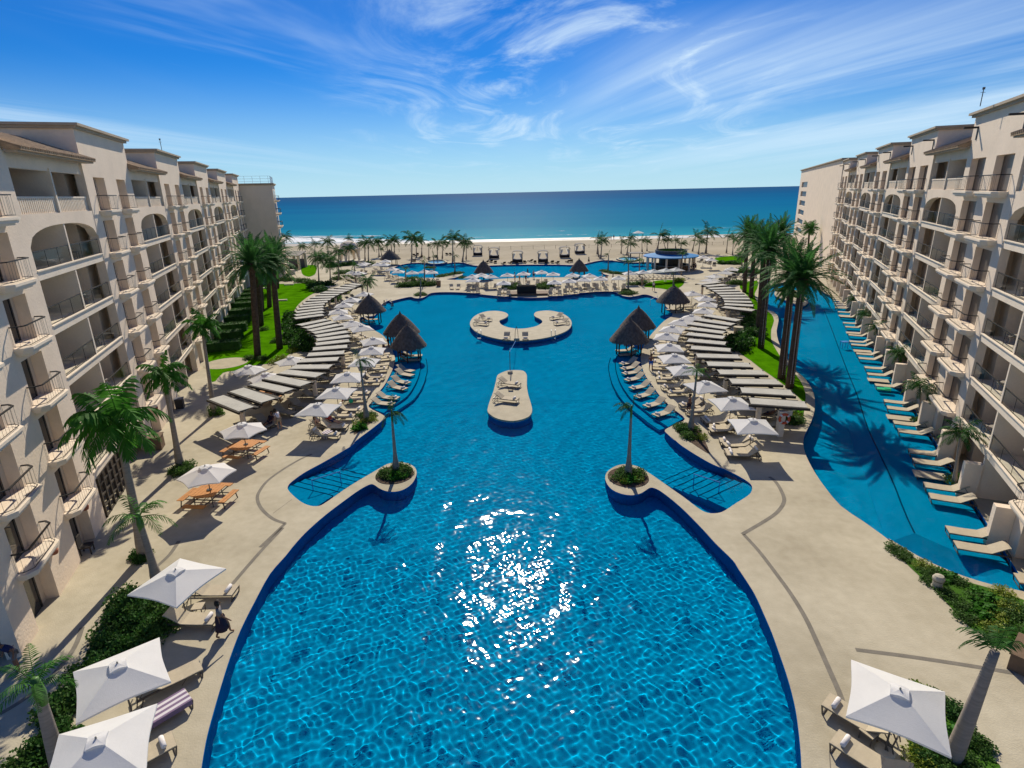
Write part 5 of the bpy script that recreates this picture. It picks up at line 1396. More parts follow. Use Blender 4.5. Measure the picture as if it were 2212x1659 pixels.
# the channel: groups of loungers with their feet to the water
gi = 0
groups = [('r2', [(1300, 1052), (1332, 1122), (1412, 1300), (1450, 1380)], (1345, 1195)), ('r2', [(1120, 690), (1142, 738), (1188, 845), (1222, 905)], (1148, 788)), ('r2', [(978, 445), (998, 492), (1054, 572)], (1008, 520)),
          ('r2', [(868, 256), (882, 280), (918, 345), (936, 378)], (905, 312)), ('r2', [(822, 122), (838, 150), (862, 210)], (850, 182)), ('r2', [(766, 12), (784, 42), (800, 75)], (795, 60)),
          ('r3', [(1492, 50), (1548, 155), (1965, 385)], (2100, 330))]
dC = -nR
for gnum, (fr, pts, tb) in enumerate(groups):
    gname = ('third', 'fourth', 'fifth', 'sixth', 'seventh', 'eighth', 'bottom right')[gnum]
    for j, (x, y) in enumerate(pts):
        a = at(fr, x, y, .06); c = Vector((a.x, a.y, 0)) + dC * 1.0
        lounger(c, ang(-dC) + rngF.uniform(-.06, .06), f'lounger in the right channel, {nth(j)} of the {gname} group from the camera', 'loungers in the channel pool', c.y > 85, -.12)
    a = at(fr, *tb, .06); c = Vector((a.x, a.y, 0)) + dC * .5
    t_ = thing('water_bed', (c.x, c.y, -.3), ang(dC), f'wide flat beige sun bed in the channel, one of the {gname} group', 'sun bed', 'wide beds in the channel')
    b = MB(); b.box((.2, 0, .34), (1.7, 1.0, .06)); b.build('mattress', 'beige_sling', t_)
    for x in (-.5, .9):
        for y in (-.42, .42): b = MB(); b.box((x, y, .15), (.05, .05, .3)); b.build('leg', 'bronze_metal', t_)
fa, fb = at('r2', 764, 2, .1), at('r1', 682, 1420, .1)
for k in range(18):
    c = fa.lerp(fb, (k + .3 * (k // 3)) / 23.5) + dC * 1.0
    lounger(c, ang(-dC) + rngF.uniform(-.08, .08), f'far channel lounger along the right wing, {nth(k)} from the near end', 'far loungers in the channel pool', True, -.12)
o = MB(); o.box((0, 0, 0), (1.0, .62, .10)); o.box((.3, .1, .06), (.5, .5, .08)); o = o.build('green_towel', 'towel_green'); o.location = at('r2', 1110, 590, .2); o.rotation_euler = (0, 0, ang(dC)); tag(o, 'bright green towel on a lounger foot in the channel', 'towel')

# far deck between the pools
fd = [('c6', 1090, 615), ('c6', 1190, 600), ('c6', 1290, 615), ('c6', 1100, 652), ('c6', 1470, 600), ('c6', 1645, 585), ('c6', 1840, 570), ('c6', 1965, 590), ('c6', 1430, 683), ('c6', 1980, 675), ('c7', 65, 660), ('c7', 100, 600), ('c7', 285, 605), ('c7', 232, 645), ('c7', 405, 635), ('c7', 600, 630)]
xs = sorted(sq_at(*q).x for q in fd)
for q in fd:
    p = sq_at(*q); g = Vector((p.x, p.y, 0)); k = xs.index(p.x)
    parasol(SQ, g, rngF.uniform(-.3, .3), f'white parasol on the far deck between the pools, {nth(k)} from the left', 'parasols on the far deck')
    for sg, w in ((-1, 'left'), (1, 'right')):
        lounger(g + Vector((sg * .85, -1.0, 0)), -math.pi / 2 + rngF.uniform(-.2, .2), f'lounger on the far deck, {w} one at the {nth(k)} parasol from the left', 'loungers on the far deck', True)
extra = [('c6', 870, 770), ('c6', 940, 770), ('c6', 1060, 770), ('c6', 1110, 775), ('c6', 1400, 815), ('c6', 1450, 815), ('c6', 1940, 810), ('c6', 2010, 812), ('c7', 40, 790), ('c7', 90, 790), ('c7', 220, 770), ('c7', 280, 770), ('c7', 375, 765), ('c7', 445, 762), ('c7', 570, 762), ('c7', 655, 768)]
exs = sorted(at(*q).x for q in extra)
for q in extra:
    p = at(*q); lounger(p, -math.pi / 2 + rngF.uniform(-.25, .25), f'lounger at the far edge of the main pool, {nth(exs.index(p.x))} from the left', 'loungers at the far pool edge', True)
# left lobe of the far pool
ll = [('c6', 290, 563), ('c6', 440, 575), ('c6', 570, 563), ('c6', 650, 570), ('c6', 152, 453), ('c6', 68, 488), ('c6', 135, 490), ('c6', 222, 538), ('n5', 1485, 738), ('n5', 1540, 720), ('n5', 1350, 858), ('n5', 1455, 872)]
lxs = sorted(sq_at(*q).x for q in ll)
for q in ll:
    p = sq_at(*q); g = Vector((p.x, p.y, 0)); k = lxs.index(p.x)
    parasol(SQ, g, rngF.uniform(-.3, .3), f'white parasol round the left lobe of the far pool, {nth(k)} from the left', 'parasols round the far pool left lobe')
    for sg, w in ((-1, 'left'), (1, 'right')):
        lounger(g + Vector((sg * .9, -.8, 0)), rngF.choice((-.4, -1.2, -1.9)), f'lounger round the left lobe of the far pool, {w} one at the {nth(k)} parasol', 'loungers round the far pool left lobe', True)
for i, q in enumerate((('c6', 70, 590), ('c6', 110, 620), ('c6', 190, 650), ('c6', 290, 665), ('c6', 60, 580), ('n5', 1230, 1010), ('n5', 1290, 1020), ('n5', 1340, 1030), ('n5', 1420, 1000), ('n5', 1480, 1000))):
    p = at(*q); lounger(p, -.9 + .3 * (i % 3), f'loose lounger on the left deck of the far pool, {nth(i)} from the pool rim', 'loose loungers left of the far pool', True)
# before the bar and on the right terrace
br = [('c7', 720, 578), ('c7', 862, 568), ('c7', 980, 558), ('c7', 1110, 548), ('c7', 1218, 540)]
for k, q in enumerate(br):
    p = sq_at(*q); g = Vector((p.x, p.y, 0)); parasol(SQ, g, .1 * k, f'white parasol in the line before the blue bar, {nth(k)} from the left', 'parasols before the bar')
for k in range(12):
    p = at('c7', 690 + k * 46, 680 - k * 2.5); lounger(p, -.35, f'lounger in the line before the blue bar, {nth(k)} from the left', 'loungers before the bar', True)
rt = [('c7', 1640, 610), ('c7', 1590, 650), ('c7', 1755, 570), ('c7', 1820, 535), ('c7', 1515, 410), ('c7', 1600, 435)]
for k, q in enumerate(rt):
    p = sq_at(*q); g = Vector((p.x, p.y, 0)); parasol(SQ, g, .5 + .2 * k, ('white parasol on the right terrace, second from the pergola', 'white parasol on the right terrace, nearest the far pergola', 'white parasol on the right terrace, third from the pergola', 'white parasol on the right terrace, farthest from the pergola', 'left white parasol beside the small lawn right of the bar', 'right white parasol beside the small lawn right of the bar')[k], 'parasols of the right terrace')
dk = [('c7', 1680, 700), ('c7', 1740, 690), ('c7', 1790, 670), ('c7', 1840, 650), ('c7', 1870, 640), ('c7', 1940, 650), ('c7', 2000, 650), ('c7', 2070, 650), ('c7', 1480, 480), ('c7', 1540, 490), ('c7', 1580, 500), ('c7', 1630, 520), ('c7', 1750, 710)]
for k, q in enumerate(dk):
    p = at(*q); place(DKL, ST, (p.x, p.y, 0), -2.4 + .15 * (k % 4), f'dark wicker daybed on the right terrace, {nth(k)} from the far pergola', 'dark daybeds on the right terrace')
bd = [('c6', 470, 415), ('c6', 500, 405), ('c6', 540, 435), ('c6', 700, 430), ('c6', 820, 405), ('c6', 860, 405), ('c6', 1245, 490), ('c6', 1295, 482), ('c6', 1340, 492), ('c6', 1430, 505), ('c6', 1505, 497), ('c6', 1570, 500), ('c6', 1660, 490), ('c6', 1720, 478), ('c6', 1770, 490), ('c6', 1890, 498), ('c6', 1955, 490), ('c6', 2010, 497), ('c7', 50, 485), ('c7', 90, 478), ('c6', 620, 450), ('c6', 468, 475)]
bxs = sorted(at(*q).x for q in bd)
for q in bd:
    p = at(*q); place(DKL, ST, (p.x, p.y, .01), 1.2 + .3 * (len(q[0]) % 3) + rngF.uniform(-.5, .5), f'dark daybed on the sand behind the far pool, {nth(bxs.index(p.x))} from the left', 'dark daybeds on the sand')

# ================================================================== curved pergolas
def pergola(name_word, fr, rows, z, cols, group, w_fac=.60):
    A = [(at(fr, r[0], r[1], z), at(fr, r[2], r[3], z)) if isinstance(r[0], (int, float)) else (at(r[0], r[1], r[2], z), at(r[0], r[3], r[4], z)) for r in rows]
    c0 = sum(((a + b_) / 2 for a, b_ in A), Vector()) / len(A); c0.z = 0
    R = thing('pergola', c0, 0, f'curved slatted shade pergola {name_word}', 'pergola', group)
    for i, (a, b_) in enumerate(A):
        nb = A[i + 1] if i + 1 < len(A) else A[i - 1]
        d = (b_ - a); d.normalize(); nn = Vector((-d.y, d.x, 0))
        sp = abs(((nb[0] + nb[1]) / 2 - (a + b_) / 2).dot(nn))
        sp = min(max(sp, .9), 2.2); w = sp * w_fac
        a_, e_ = a - c0, b_ - c0
        b = MB(); k = max(4, int(w / .145))
        for j in range(k):
            o_ = nn * ((j + .5) / k - .5) * w
            b.bar(a_ + o_, e_ + o_, w / k * .90, .035)
        b.build('shade_panel', 'pergola_slat', R)
        for s in (-1, 1):
            b = MB(); b.bar(a_ + nn * s * (w * .5 + .06) - d * .15 - Vector((0, 0, .11)), e_ + nn * s * (w * .5 + .06) + d * .15 - Vector((0, 0, .11)), .13, .18); b.build('rafter', 'pergola_beam', R)
    for i in range(len(A) - 1):
        (a, e), (a2, e2) = A[i], A[i + 1]; p, q = (a + a2) / 2 - c0, (e + e2) / 2 - c0; gp = max(.16, ((a2 - a).length + (e2 - e).length) * .5 * (1 - w_fac) * .5)
        b = MB(); b.bar(p - Vector((0, 0, .26)), q - Vector((0, 0, .26)), gp, .10); b.build('gap_beam', 'pergola_beam', R)
    for f in (.2, .8):
        b = MB(); pts = [a.lerp(b_, f) - c0 - Vector((0, 0, .33)) for a, b_ in A]
        for p, q in zip(pts, pts[1:]): b.bar(p, q, .12, .20)
        b.build('curved_beam', 'pergola_beam', R)
    for i in cols:
        a, b_ = A[i]
        for f in ((.82,) if A[0][0].x < 0 else (.18,)) + ((.5,) if i == cols[len(cols) // 2] else ()):
            p = a.lerp(b_, f) - c0; b = MB(); b.box((p.x, p.y, (z - .44) / 2), (.30, .30, z - .44)); b.box((p.x, p.y, .12), (.38, .38, .24)); b.build('column', 'stucco', R)
    return A, R
PA, _ = pergola('along the near left terrace, its shade panels bending towards the lawn', 'c4', [('c5', 105, 478, 385, 588), ('c5', 295, 408, 590, 508), ('c5', 465, 348, 775, 418), ('c5', 600, 290, 935, 358), ('c5', 725, 240, 1065, 275), (810, 1335, 1220, 1333), (890, 1268, 1302, 1248), (975, 1203, 1365, 1178), (1030, 1142, 1400, 1112), (1060, 1090, 1422, 1050), (1070, 1045, 1422, 1000), (1065, 1005, 1402, 953), (1035, 970, 1372, 912), (990, 945, 1312, 878), (940, 915, 1252, 848), (880, 885, 1180, 823)], 2.35, (0, 4, 8, 12, 15), 'curved pergolas')
PB, _ = pergola('at the far end of the left lawn', 'n5', [(420, 1632, 880, 1572), (428, 1582, 882, 1525), (438, 1532, 882, 1480), (460, 1480, 885, 1438), (500, 1432, 905, 1398), (560, 1388, 952, 1358), (625, 1337, 1002, 1322), (700, 1292, 1062, 1283), (800, 1248, 1132, 1246), (880, 1208, 1217, 1211), (990, 1168, 1292, 1180), (1110, 1132, 1372, 1147), (1210, 1095, 1432, 1116), (1320, 1070, 1552, 1094)], 2.35, (0, 4, 8, 13), 'curved pergolas')
PC, _ = pergola('along the near right terrace beside the date palms', 'r4', [(1492, 1222, 2012, 1258), (1410, 1122, 1882, 1148), (1312, 1040, 1757, 1048), (1202, 955, 1622, 960), (1097, 878, 1492, 890), (1000, 803, 1392, 812), (947, 728, 1312, 752), (917, 660, 1267, 690), (910, 600, 1252, 635), (925, 550, 1252, 590), (950, 505, 1282, 550), (1010, 468, 1337, 515), (1085, 428, 1387, 478)], 2.35, (0, 3, 6, 9, 12), 'curved pergolas')
PD, _ = pergola('at the far end of the right terrace', 'r4', [(1245, 352, 1525, 385), (1257, 326, 1522, 340), (1253, 300, 1507, 307), (1242, 275, 1482, 275), (1217, 250, 1452, 248), (1187, 227, 1417, 222), (1152, 204, 1377, 198), (1112, 183, 1327, 173), (1077, 161, 1262, 147), (1022, 142, 1202, 121)], 2.35, (0, 3, 6, 9), 'curved pergolas')
for word, A, sgn, rzf in (('near left', PA, 1, 0.0), ('near right', PC, -1, math.pi), ('far left', PB, 1, 0.0), ('far right', PD, -1, math.pi)):
    for i in range(0, len(A) - 1):
        a, b_ = A[i]; d = (b_ - a).normalized(); e = b_ if sgn > 0 else a
        inward = -d if sgn > 0 else d
        c = e + inward * 1.0; rz = ang(-inward)
        far = c.y > 74
        lounger(Vector((c.x, c.y, 0)), rz + rngF.uniform(-.12, .12), f'lounger shaded by the {word} pergola, {nth(i)} from its near end', f'loungers under the {word} pergola', far)
        if i % 2 == 0: side_table(Vector((c.x, c.y, 0)) + Vector((-d.y, d.x, 0)) * .8, rz, f'low table in the shade of the {word} pergola, {nth(i // 2)} from its near end')

# ================================================================== thatched huts
def hut(p, r, eave, apex, label, seed, posts=6, base=True, group='thatched huts'):
    R = thing('thatched_hut', (p.x, p.y, 0), 0, label, 'thatched hut', group)
    rng = random.Random(seed); b = MB(); layers = 9; n = 72
    for l in range(layers):
        t0, t1 = l / layers, (l + 1) / layers + .07
        vs, fs = [], []
        for k in range(n):
            a = 2 * math.pi * k / n
            for t, dz in ((t0, .04), (t1, .05)):
                j = rng.uniform(-.03, .03) if t == t1 else 0
                tt = min(1.03, t + j); rr = .10 + (r - .10) * tt; z = apex - (apex - eave) * (.22 * tt + .78 * tt ** 1.42) + dz + (rng.uniform(-.025, .03) if t == t1 else 0)
                vs.append((rr * math.cos(a), rr * math.sin(a), z))
        for k in range(n):
            k2 = (k + 1) % n
            fs.append((2 * k, 2 * k + 1, 2 * k2 + 1, 2 * k2))
        b.add(vs, fs)
    for k in range(260):       # loose straw fringe at the eave
        a = rng.uniform(0, 6.283); q = r * rng.uniform(.97, 1.02); x, y = q * math.cos(a), q * math.sin(a); L = rng.uniform(.10, .30); w = .05
        tx, ty = -math.sin(a) * w, math.cos(a) * w
        b.add([(x - tx, y - ty, eave + .06), (x + tx, y + ty, eave + .06), (x * 1.02 + tx * .3, y * 1.02 + ty * .3, eave + .06 - L), (x * 1.02 - tx * .3, y * 1.02 - ty * .3, eave + .06 - L)], [(0, 1, 2, 3)])
    b.build('thatch_roof', 'thatch', R)
    b = MB(); b.lathe([(.20, -.10), (.17, .08), (.09, .2), (.03, .38), (0, .4)], 10, (0, 0, apex)); b.build('roof_cap', 'thatch', R)
    for k in range(posts):
        a = 2 * math.pi * (k + .5) / posts; b = MB(); b.tube([(r * .66 * math.cos(a), r * .66 * math.sin(a), -1.2 if base else 0), (r * .66 * math.cos(a), r * .66 * math.sin(a), eave + .25)], .085, 8); b.build('post', 'post_wood', R)
    b = MB()
    for k in range(12):
        a = 2 * math.pi * k / 12; b.tube([(0, 0, apex - .2), (r * .93 * math.cos(a), r * .93 * math.sin(a), eave - .02)], .035, 5)
    b.build('rafter_poles', 'post_wood', R)
    return R
def hut_at(fr, ax, ay, ex0, ex1, ey, label, seed, apex=3.75, eave=1.5, **k):
    p = at(fr, ax, ay, apex); 
    w = (at(fr, ex1, ey, eave) - at(fr, ex0, ey, eave)).length / 2
    return p, hut(p, w, eave, apex, label, seed, **k)
h1, _ = hut_at('r4', 382, 475, 205, 560, 640, 'near thatched hut over the right pool ledge, front one of two', 1)
h2, _ = hut_at('r4', 462, 365, 300, 620, 505, 'thatched hut just behind the front one at the right pool ledge', 2)
h3, _ = hut_at('r4', 790, 160, 640, 948, 295, 'far thatched hut at the right corner of the main pool', 3)
h4, _ = hut_at('c4', 2045, 890, 1862, 2235, 1100, 'near thatched hut over the left pool ledge, front one of two', 4)
h5, _ = hut_at('c4', 1970, 765, 1795, 2165, 930, 'thatched hut just behind the front one at the left pool ledge', 5)
h6, _ = hut_at('c4', 1633, 565, 1485, 1800, 720, 'far thatched hut at the left corner of the main pool', 6)
h7, _ = hut_at('c6', 1210, 472, 1112, 1312, 570, 'small thatched hut at the far pool, left of the middle', 7, base=True)
h8, _ = hut_at('c7', 172, 455, 68, 270, 560, 'small thatched hut at the far pool, right of the middle', 8, base=True)
h9, _ = hut_at('c6', 197, 352, 97, 305, 435, 'thatched beach hut at the left end of the far pool', 9, base=False)
for k, (h, lb, dx) in enumerate(((h1, 'front right', -.2), (h4, 'front left', .2), (h2, 'second right', 0), (h5, 'second left', 0), (h3, 'far right', .4), (h6, 'far left', -.4))):
    for s in (-1, 1):
        c = h + Vector((dx, s * .9, 0)); lounger(Vector((c.x, c.y, 0)), math.pi + .1 if 'right' in lb else .05, f'{"nearer" if s < 0 else "farther"} shaded lounger under the {lb} thatched hut', 'loungers under the thatched huts', False, -.30)

# ================================================================== beach cabanas, the round bar, the gazebo and small things
def cabana(p, s, label):
    R = thing('cabana', (p.x, p.y, .01), rngF.uniform(-.15, .15), label, 'cabana', 'cabanas on the beach')
    w = 1.15 * s; h = 2.1 * s
    for x in (-w, w):
        for y in (-w * .9, w * .9): b = MB(); b.box((x, y, h / 2), (.10, .10, h)); b.build('post', 'post_wood', R)
    b = MB(); n = 8
    for i in range(n):
        xa, xb = -1.22 * w + 2.44 * w * i / n, -1.22 * w + 2.44 * w * (i + 1) / n
        za, zb = [h + .62 * s * math.sqrt(max(0, 1 - abs(x / (1.22 * w)) ** 3)) for x in (xa, xb)]
        b.add([(xa, -w * 1.1, za), (xb, -w * 1.1, zb), (xb, w * 1.1, zb), (xa, w * 1.1, za), (xa, -w * 1.1, za - .10), (xb, -w * 1.1, zb - .10), (xb, w * 1.1, zb - .10), (xa, w * 1.1, za - .10)], [(0, 1, 2, 3), (7, 6, 5, 4), (0, 4, 5, 1), (3, 2, 6, 7)])
    b.build('curved_roof', 'grey_roof', R)
    b = MB(); b.box((0, 0, .30 * s), (2.1 * w, 1.7 * w, .5 * s)); b.build('bed_base', 'dark_wicker', R)
    b = MB(); b.box((0, 0, .62 * s), (1.95 * w, 1.55 * w, .16 * s)); b.build('mattress', 'grey_wall', R)
    for sx in (-1, 1):
        for y in (-.85 * w, .85 * w):
            b = MB(); n = 6; pts = [(sx * (w - .06), y), (sx * (w - .62 * w), y)]
            top = [(pts[0][0] + (pts[1][0] - pts[0][0]) * i / n, y + .05 * math.sin(i * 2.5), h - .02) for i in range(n + 1)]
            bot = [(pts[0][0] + (pts[1][0] - pts[0][0]) * .18 * i / n, y + .06 * math.sin(i * 2.5), .75 * s) for i in range(n + 1)]
            b.add(top + bot, [(i, i + 1, n + 2 + i, n + 1 + i) for i in range(n)]); b.build('curtain', 'curtain', R)
for i, (fr, x, y) in enumerate((('c6', 1152, 405), ('c6', 1328, 436), ('c6', 1580, 478), ('c6', 1855, 475), ('c6', 2088, 428), ('c7', 178, 387))):
    cabana(at(fr, x, y), 1.08, f'four poster cabana with white curtains on the sand, {nth(i)} from the left')

def bar():
    a, b_, f = at('c7', 845, 398, 3.1), at('c7', 1436, 398, 3.1), at('c7', 1140, 440, 3.1)
    r = (b_ - a).length / 2; c = Vector(((a.x + b_.x) / 2, f.y + r * .96, 0))
    R = thing('pool_bar', c, 0, 'round open pool bar under a wide blue ring roof', 'bar')
    b = MB(); b.lathe([(r * .55, 3.62), (r, 3.12), (r, 2.94), (r * .55, 3.1)], 56); b.build('ring_roof', 'blue_roof', R)
    b = MB(); b.lathe([(r * .55, 3.0), (r * .585, 4.35), (r * .55, 4.35), (r * .53, 3.9), (0, 3.9)], 48); k = b.build('roof_planter', 'grey_wall', R)
    rng = random.Random(5); b = MB()
    for _ in range(500):
        q, a_ = r * .5 * math.sqrt(rng.random()), rng.uniform(0, 6.28); x, y = q * math.cos(a_), q * math.sin(a_); h = rng.uniform(.2, .6); w = .12
        b.add([(x - w, y, 3.9), (x + w, y, 3.9), (x + rng.uniform(-.2, .2), y + rng.uniform(-.2, .2), 3.9 + h)], [(0, 1, 2)])
    b.build('roof_grass', 'lawn_strip', k)
    for i in range(12):
        q = 2 * math.pi * i / 12 + .1; b = MB(); b.lathe([(.24, 0), (.24, 2.8), (.36, 3.0)], 12, (r * .86 * math.cos(q), r * .86 * math.sin(q), 0)); b.build('column', 'trim_stucco', R)
    b = MB(); b.lathe([(r * .42, 0), (r * .42, 3.4)], 30); b.build('core_wall', 'dark_plastic', R)
    b = MB(); b.lathe([(r * .66, 0), (r * .66, 1.05), (r * .61, 1.05), (r * .61, 0)], 48); k = b.build('counter', 'brown_box', R)
    b = MB(); b.lathe([(r * .70, 1.06), (r * .70, 1.12), (r * .58, 1.12), (r * .58, 1.06), (r * .70, 1.06)], 48); b.build('counter_top', 'beige_stone', k)
    for i in range(16):
        q = math.pi + math.pi * i / 15; b = MB(); x, y = r * .76 * math.cos(q), r * .76 * math.sin(q)
        b.lathe([(0, .72), (.19, .72), (.19, .66), (.04, .64), (.04, .05), (.2, 0)], 8, (x, y, 0)); b.build('stool', 'dark_wicker', R)
    return c, r
BAR_C, BAR_R = bar()
p = at('c7', 840, 400, 2.2); b = MB()
R = thing('shade_sail', (p.x - 1.2, p.y + 1, 0), 0, 'dark square canopy at the left side of the blue bar', 'canopy')
b = MB(); b.box((0, 0, 2.6), (3.2, 3.2, .12)); b.build('roof', 'grey_roof', R)
for x in (-1.4, 1.4):
    for y in (-1.4, 1.4): b = MB(); b.box((x, y, 1.3), (.12, .12, 2.54)); b.build('post', 'post_wood', R)

def gazebo():
    l, r = at('n5', 1075, 740), at('n5', 1450, 740); w = (r - l).length / 2; c = Vector(((l.x + r.x) / 2, l.y + w, 0))
    R = thing('gazebo', c, .6, 'white domed gazebo on splayed arched legs near the beach', 'gazebo'); w *= .74
    h = above(Vector((c.x, c.y - w, 0)), 'n5', 1250, 520).z; top = above(Vector((c.x, c.y, 0)), 'n5', 1250, 375).z
    b = MB(); n = 40; vs = []
    for z, fz in ((h, 0), (h * .82, 1), (h * .64, 2)): pass
    b.lathe([(w * 1.25, h - .1), (w * 1.28, h + .12), (w * 1.0, h + .2), (w * .96, h + (top - h) * .45), (w * .78, h + (top - h) * .72), (w * .42, h + (top - h) * .94), (0, top)], n)
    b.build('dome', 'trim_stucco', R, False)
    for i in range(4):
        a = math.pi / 4 + i * math.pi / 2; b = MB()
        for k in range(8):
            t0, t1 = k / 8, (k + 1) / 8
            f = lambda t: (w * (1.12 - .16 * math.sin(math.pi * t * .5)), .34 + .75 * t ** 3)
            (ra, wa), (rb, wb) = f(t0), f(t1)
            b.bar((ra * math.cos(a), ra * math.sin(a), h * t0), (rb * math.cos(a), rb * math.sin(a), h * t1 + .01), .5 + 2.4 * t0 ** 3, .5 + .6 * t0 ** 3)
        b.build('arched_leg', 'trim_stucco', R)
    b = MB(); b.lathe([(w * 1.6, 0), (w * 1.6, .35), (0, .35)], 32); b.build('plinth', 'beige_stone', R)
gazebo()
def pavilion():
    l, r = at('n5', 280, 850), at('n5', 530, 840); c = (l + r) / 2 + Vector((-1.5, 2.5, 0)); w = (r - l).length / 2 + 1.4
    R = thing('pavilion', c, 0, 'open pavilion with a grey sloping roof left of the small lawn', 'pavilion')
    b = MB(); b.prism([(-w, -2.4), (w, -2.4), (w, 3.2), (-w, 3.2)], 3.3, 3.5)
    b.v = [(x, y, z + (y + 2.4) * .12) for x, y, z in b.v]; b.build('roof', 'grey_roof', R)
    for x in (-w + .4, 0, w - .4):
        for y in (-2.1, 2.8): b = MB(); b.box((x, y, 1.7), (.55, .55, 3.4 + (.4 if y > 0 else -.12))); b.build('column', 'beige_stone', R)
    b = MB(); b.box((0, -.6, .6), (2 * w - 1.4, .7, 1.2)); b.build('counter', 'dark_wicker', R)
    b = MB(); b.box((0, 2.6, 1.1), (2 * w - 1.2, .2, 2.2)); b.build('back_wall', 'grey_wall', R)
pavilion()
p = at('n5', 365, 920); R = thing('stone_planter', p, .2, 'pale stone plinth beside the pavilion', 'plinth'); b = MB(); b.lathe([(.9, 0), (.95, .1), (.8, 1.0), (.85, 1.1), (0, 1.1)], 16); b.build('drum', 'beige_stone', R); b = MB(); b.lathe([(1.0, 0), (1.0, .09), (0.9, .09)], 16); b.build('foot_ring', 'beige_stone', R)

# lifeguard box on the far deck
p = at('c6', 1685, 835); R = thing('lifeguard_stand', p, 0, 'brown boxy lifeguard stand on a low wooden platform at the far pool edge', 'lifeguard stand')
b = MB(); b.box((.25, .6, .18), (7.2, 3.2, .36)); b.build('platform', 'brown_box', R)
b = MB(); b.box((-.1, -.4, .95), (3.4, .14, 1.5)); b.box((-1.75, .5, .95), (.14, 1.7, 1.5)); b.box((1.55, .5, .95), (.14, 1.7, 1.5)); b.build('screen_wall', 'dark_wicker', R)
b = MB(); b.box((-.1, .5, .75), (3.0, 1.4, .12)); b.box((-.1, 1.1, 1.2), (3.0, .1, .9)); b.build('seat_bench', 'dark_wicker', R)
p = at('c6', 730, 742); b = MB(); b.lathe([(.0, 1.15), (.42, 1.15), (.45, 1.05), (.40, .05), (.46, 0)], 14); o = b.build('litter_bin', 'brown_box'); o.location = p; tag(o, 'round brown litter bin at the end of the scrubby bed', 'bin')
# beach rope fence
b = MB(); prev = None
R = thing('beach_fence', at('c6', 1000, 355), 0, 'low rope fence on thin posts across the beach', 'fence'); rp = MB()
c0 = R.location.copy()
for i in range(46):
    x = -75 + i * 3.6; y = c0.y - .01 * abs(x) ; q = Vector((x, y, 0)) - c0
    b = MB(); b.tube([q, q + Vector((0, 0, 1.1))], .05, 5); b.build('fence_post', 'post_wood', R)
    if prev is not None: rp.tube([prev + Vector((0, 0, .9)), (prev + q) / 2 + Vector((0, 0, .75)), q + Vector((0, 0, .9))], .02, 4)
    prev = q
rp.build('rope', 'beige_stone', R)
# handrails of the entry steps and the pool ladders
def rail(a, b_, h, label, m='rail_blue', group=None):
    R = thing('handrail', a, 0, label, 'handrail', group); d = b_ - a
    b = MB(); b.tube([Vector((0, 0, h)), d * .5 + Vector((0, 0, h)), d + Vector((0, 0, h))], .03, 8); b.build('rail', m, R)
    for t in (.02, .98): b = MB(); b.tube([d * t + Vector((0, 0, -.9)), d * t + Vector((0, 0, h))], .026, 8); b.build('rail_post', m, R)
rail(at('m6', 385, 410, .6) - Vector((0, 0, .6)), at('m6', 650, 330, .6) - Vector((0, 0, .6)), .6, 'blue handrail over the entry steps of the left bay')
rail(at('s7', 1090, 715, .6) - Vector((0, 0, .6)), at('s7', 1335, 792, .6) - Vector((0, 0, .6)), .6, 'blue handrail over the entry steps of the right bay')
rail(at('c4', 1820, 600, .7) - Vector((0, 0, .7)), at('c4', 1880, 640, .7) - Vector((0, 0, .7)), .7, 'white handrail beside the far left thatched hut', 'towel_white')
rail(at('r4', 570, 288, .7) - Vector((0, 0, .7)), at('r4', 640, 245, .7) - Vector((0, 0, .7)), .7, 'white handrail beside the far right thatched hut', 'towel_white')
for (x, lb) in ((475, 'left'), (1275, 'right')):
    p = at('m5', x, 445, .16); R = thing('pool_ladder', p, 0 if lb == 'left' else 0, f'chrome pool ladder on the {lb} rim of the crescent island', 'ladder')
    for s in (-1, 1):
        b = MB(); b.tube([(s * .25, .55, 0), (s * .25, .5, .5), (s * .25, .25, .75), (s * .25, -.15, .7), (s * .25, -.35, .3), (s * .25, -.35, -.9)], .022, 7); b.build('side_rail', 'rail_chrome', R)
    b = MB()
    for z in (-.25, -.55, -.85): b.box((0, -.35, z), (.5, .1, .03))
    b.build('rungs', 'rail_chrome', R)
p = at('m5', 810, 850, .16); q0 = at('m5', 870, 500, .3)
R = thing('rope_post', p, 0, 'thin dark post on the long island holding a blue rope', 'post')
b = MB(); b.lathe([(.26, 0), (.26, .22), (.1, .26), (0, .26)], 14); b.build('base', 'beige_stone', R)
b = MB(); b.tube([(0, 0, .2), (0, 0, 2.3)], .03, 8); b.build('pole', 'bronze_metal', R)
b = MB(); d = q0 - p; b.tube([Vector((0, 0, 2.25)), d * .5 + Vector((0, 0, 1.1)), d], .025, 6); b.build('rope', 'rail_blue', R)
p = at('m5', 880, 490, .16); R = thing('net_post', p, 0, 'small grey post stand in the middle of the crescent island', 'post')
b = MB(); b.box((0, 0, .12), (.7, .5, .24)); b.build('base', 'beige_stone', R)
b = MB(); b.tube([(-.2, .2, .2), (-.15, .6, 1.0), (0, .9, 1.5)], .03, 6); b.tube([(.2, .2, .2), (.15, .6, 1.0), (0, .9, 1.5)], .03, 6); b.build('stand_legs', 'bronze_metal', R)
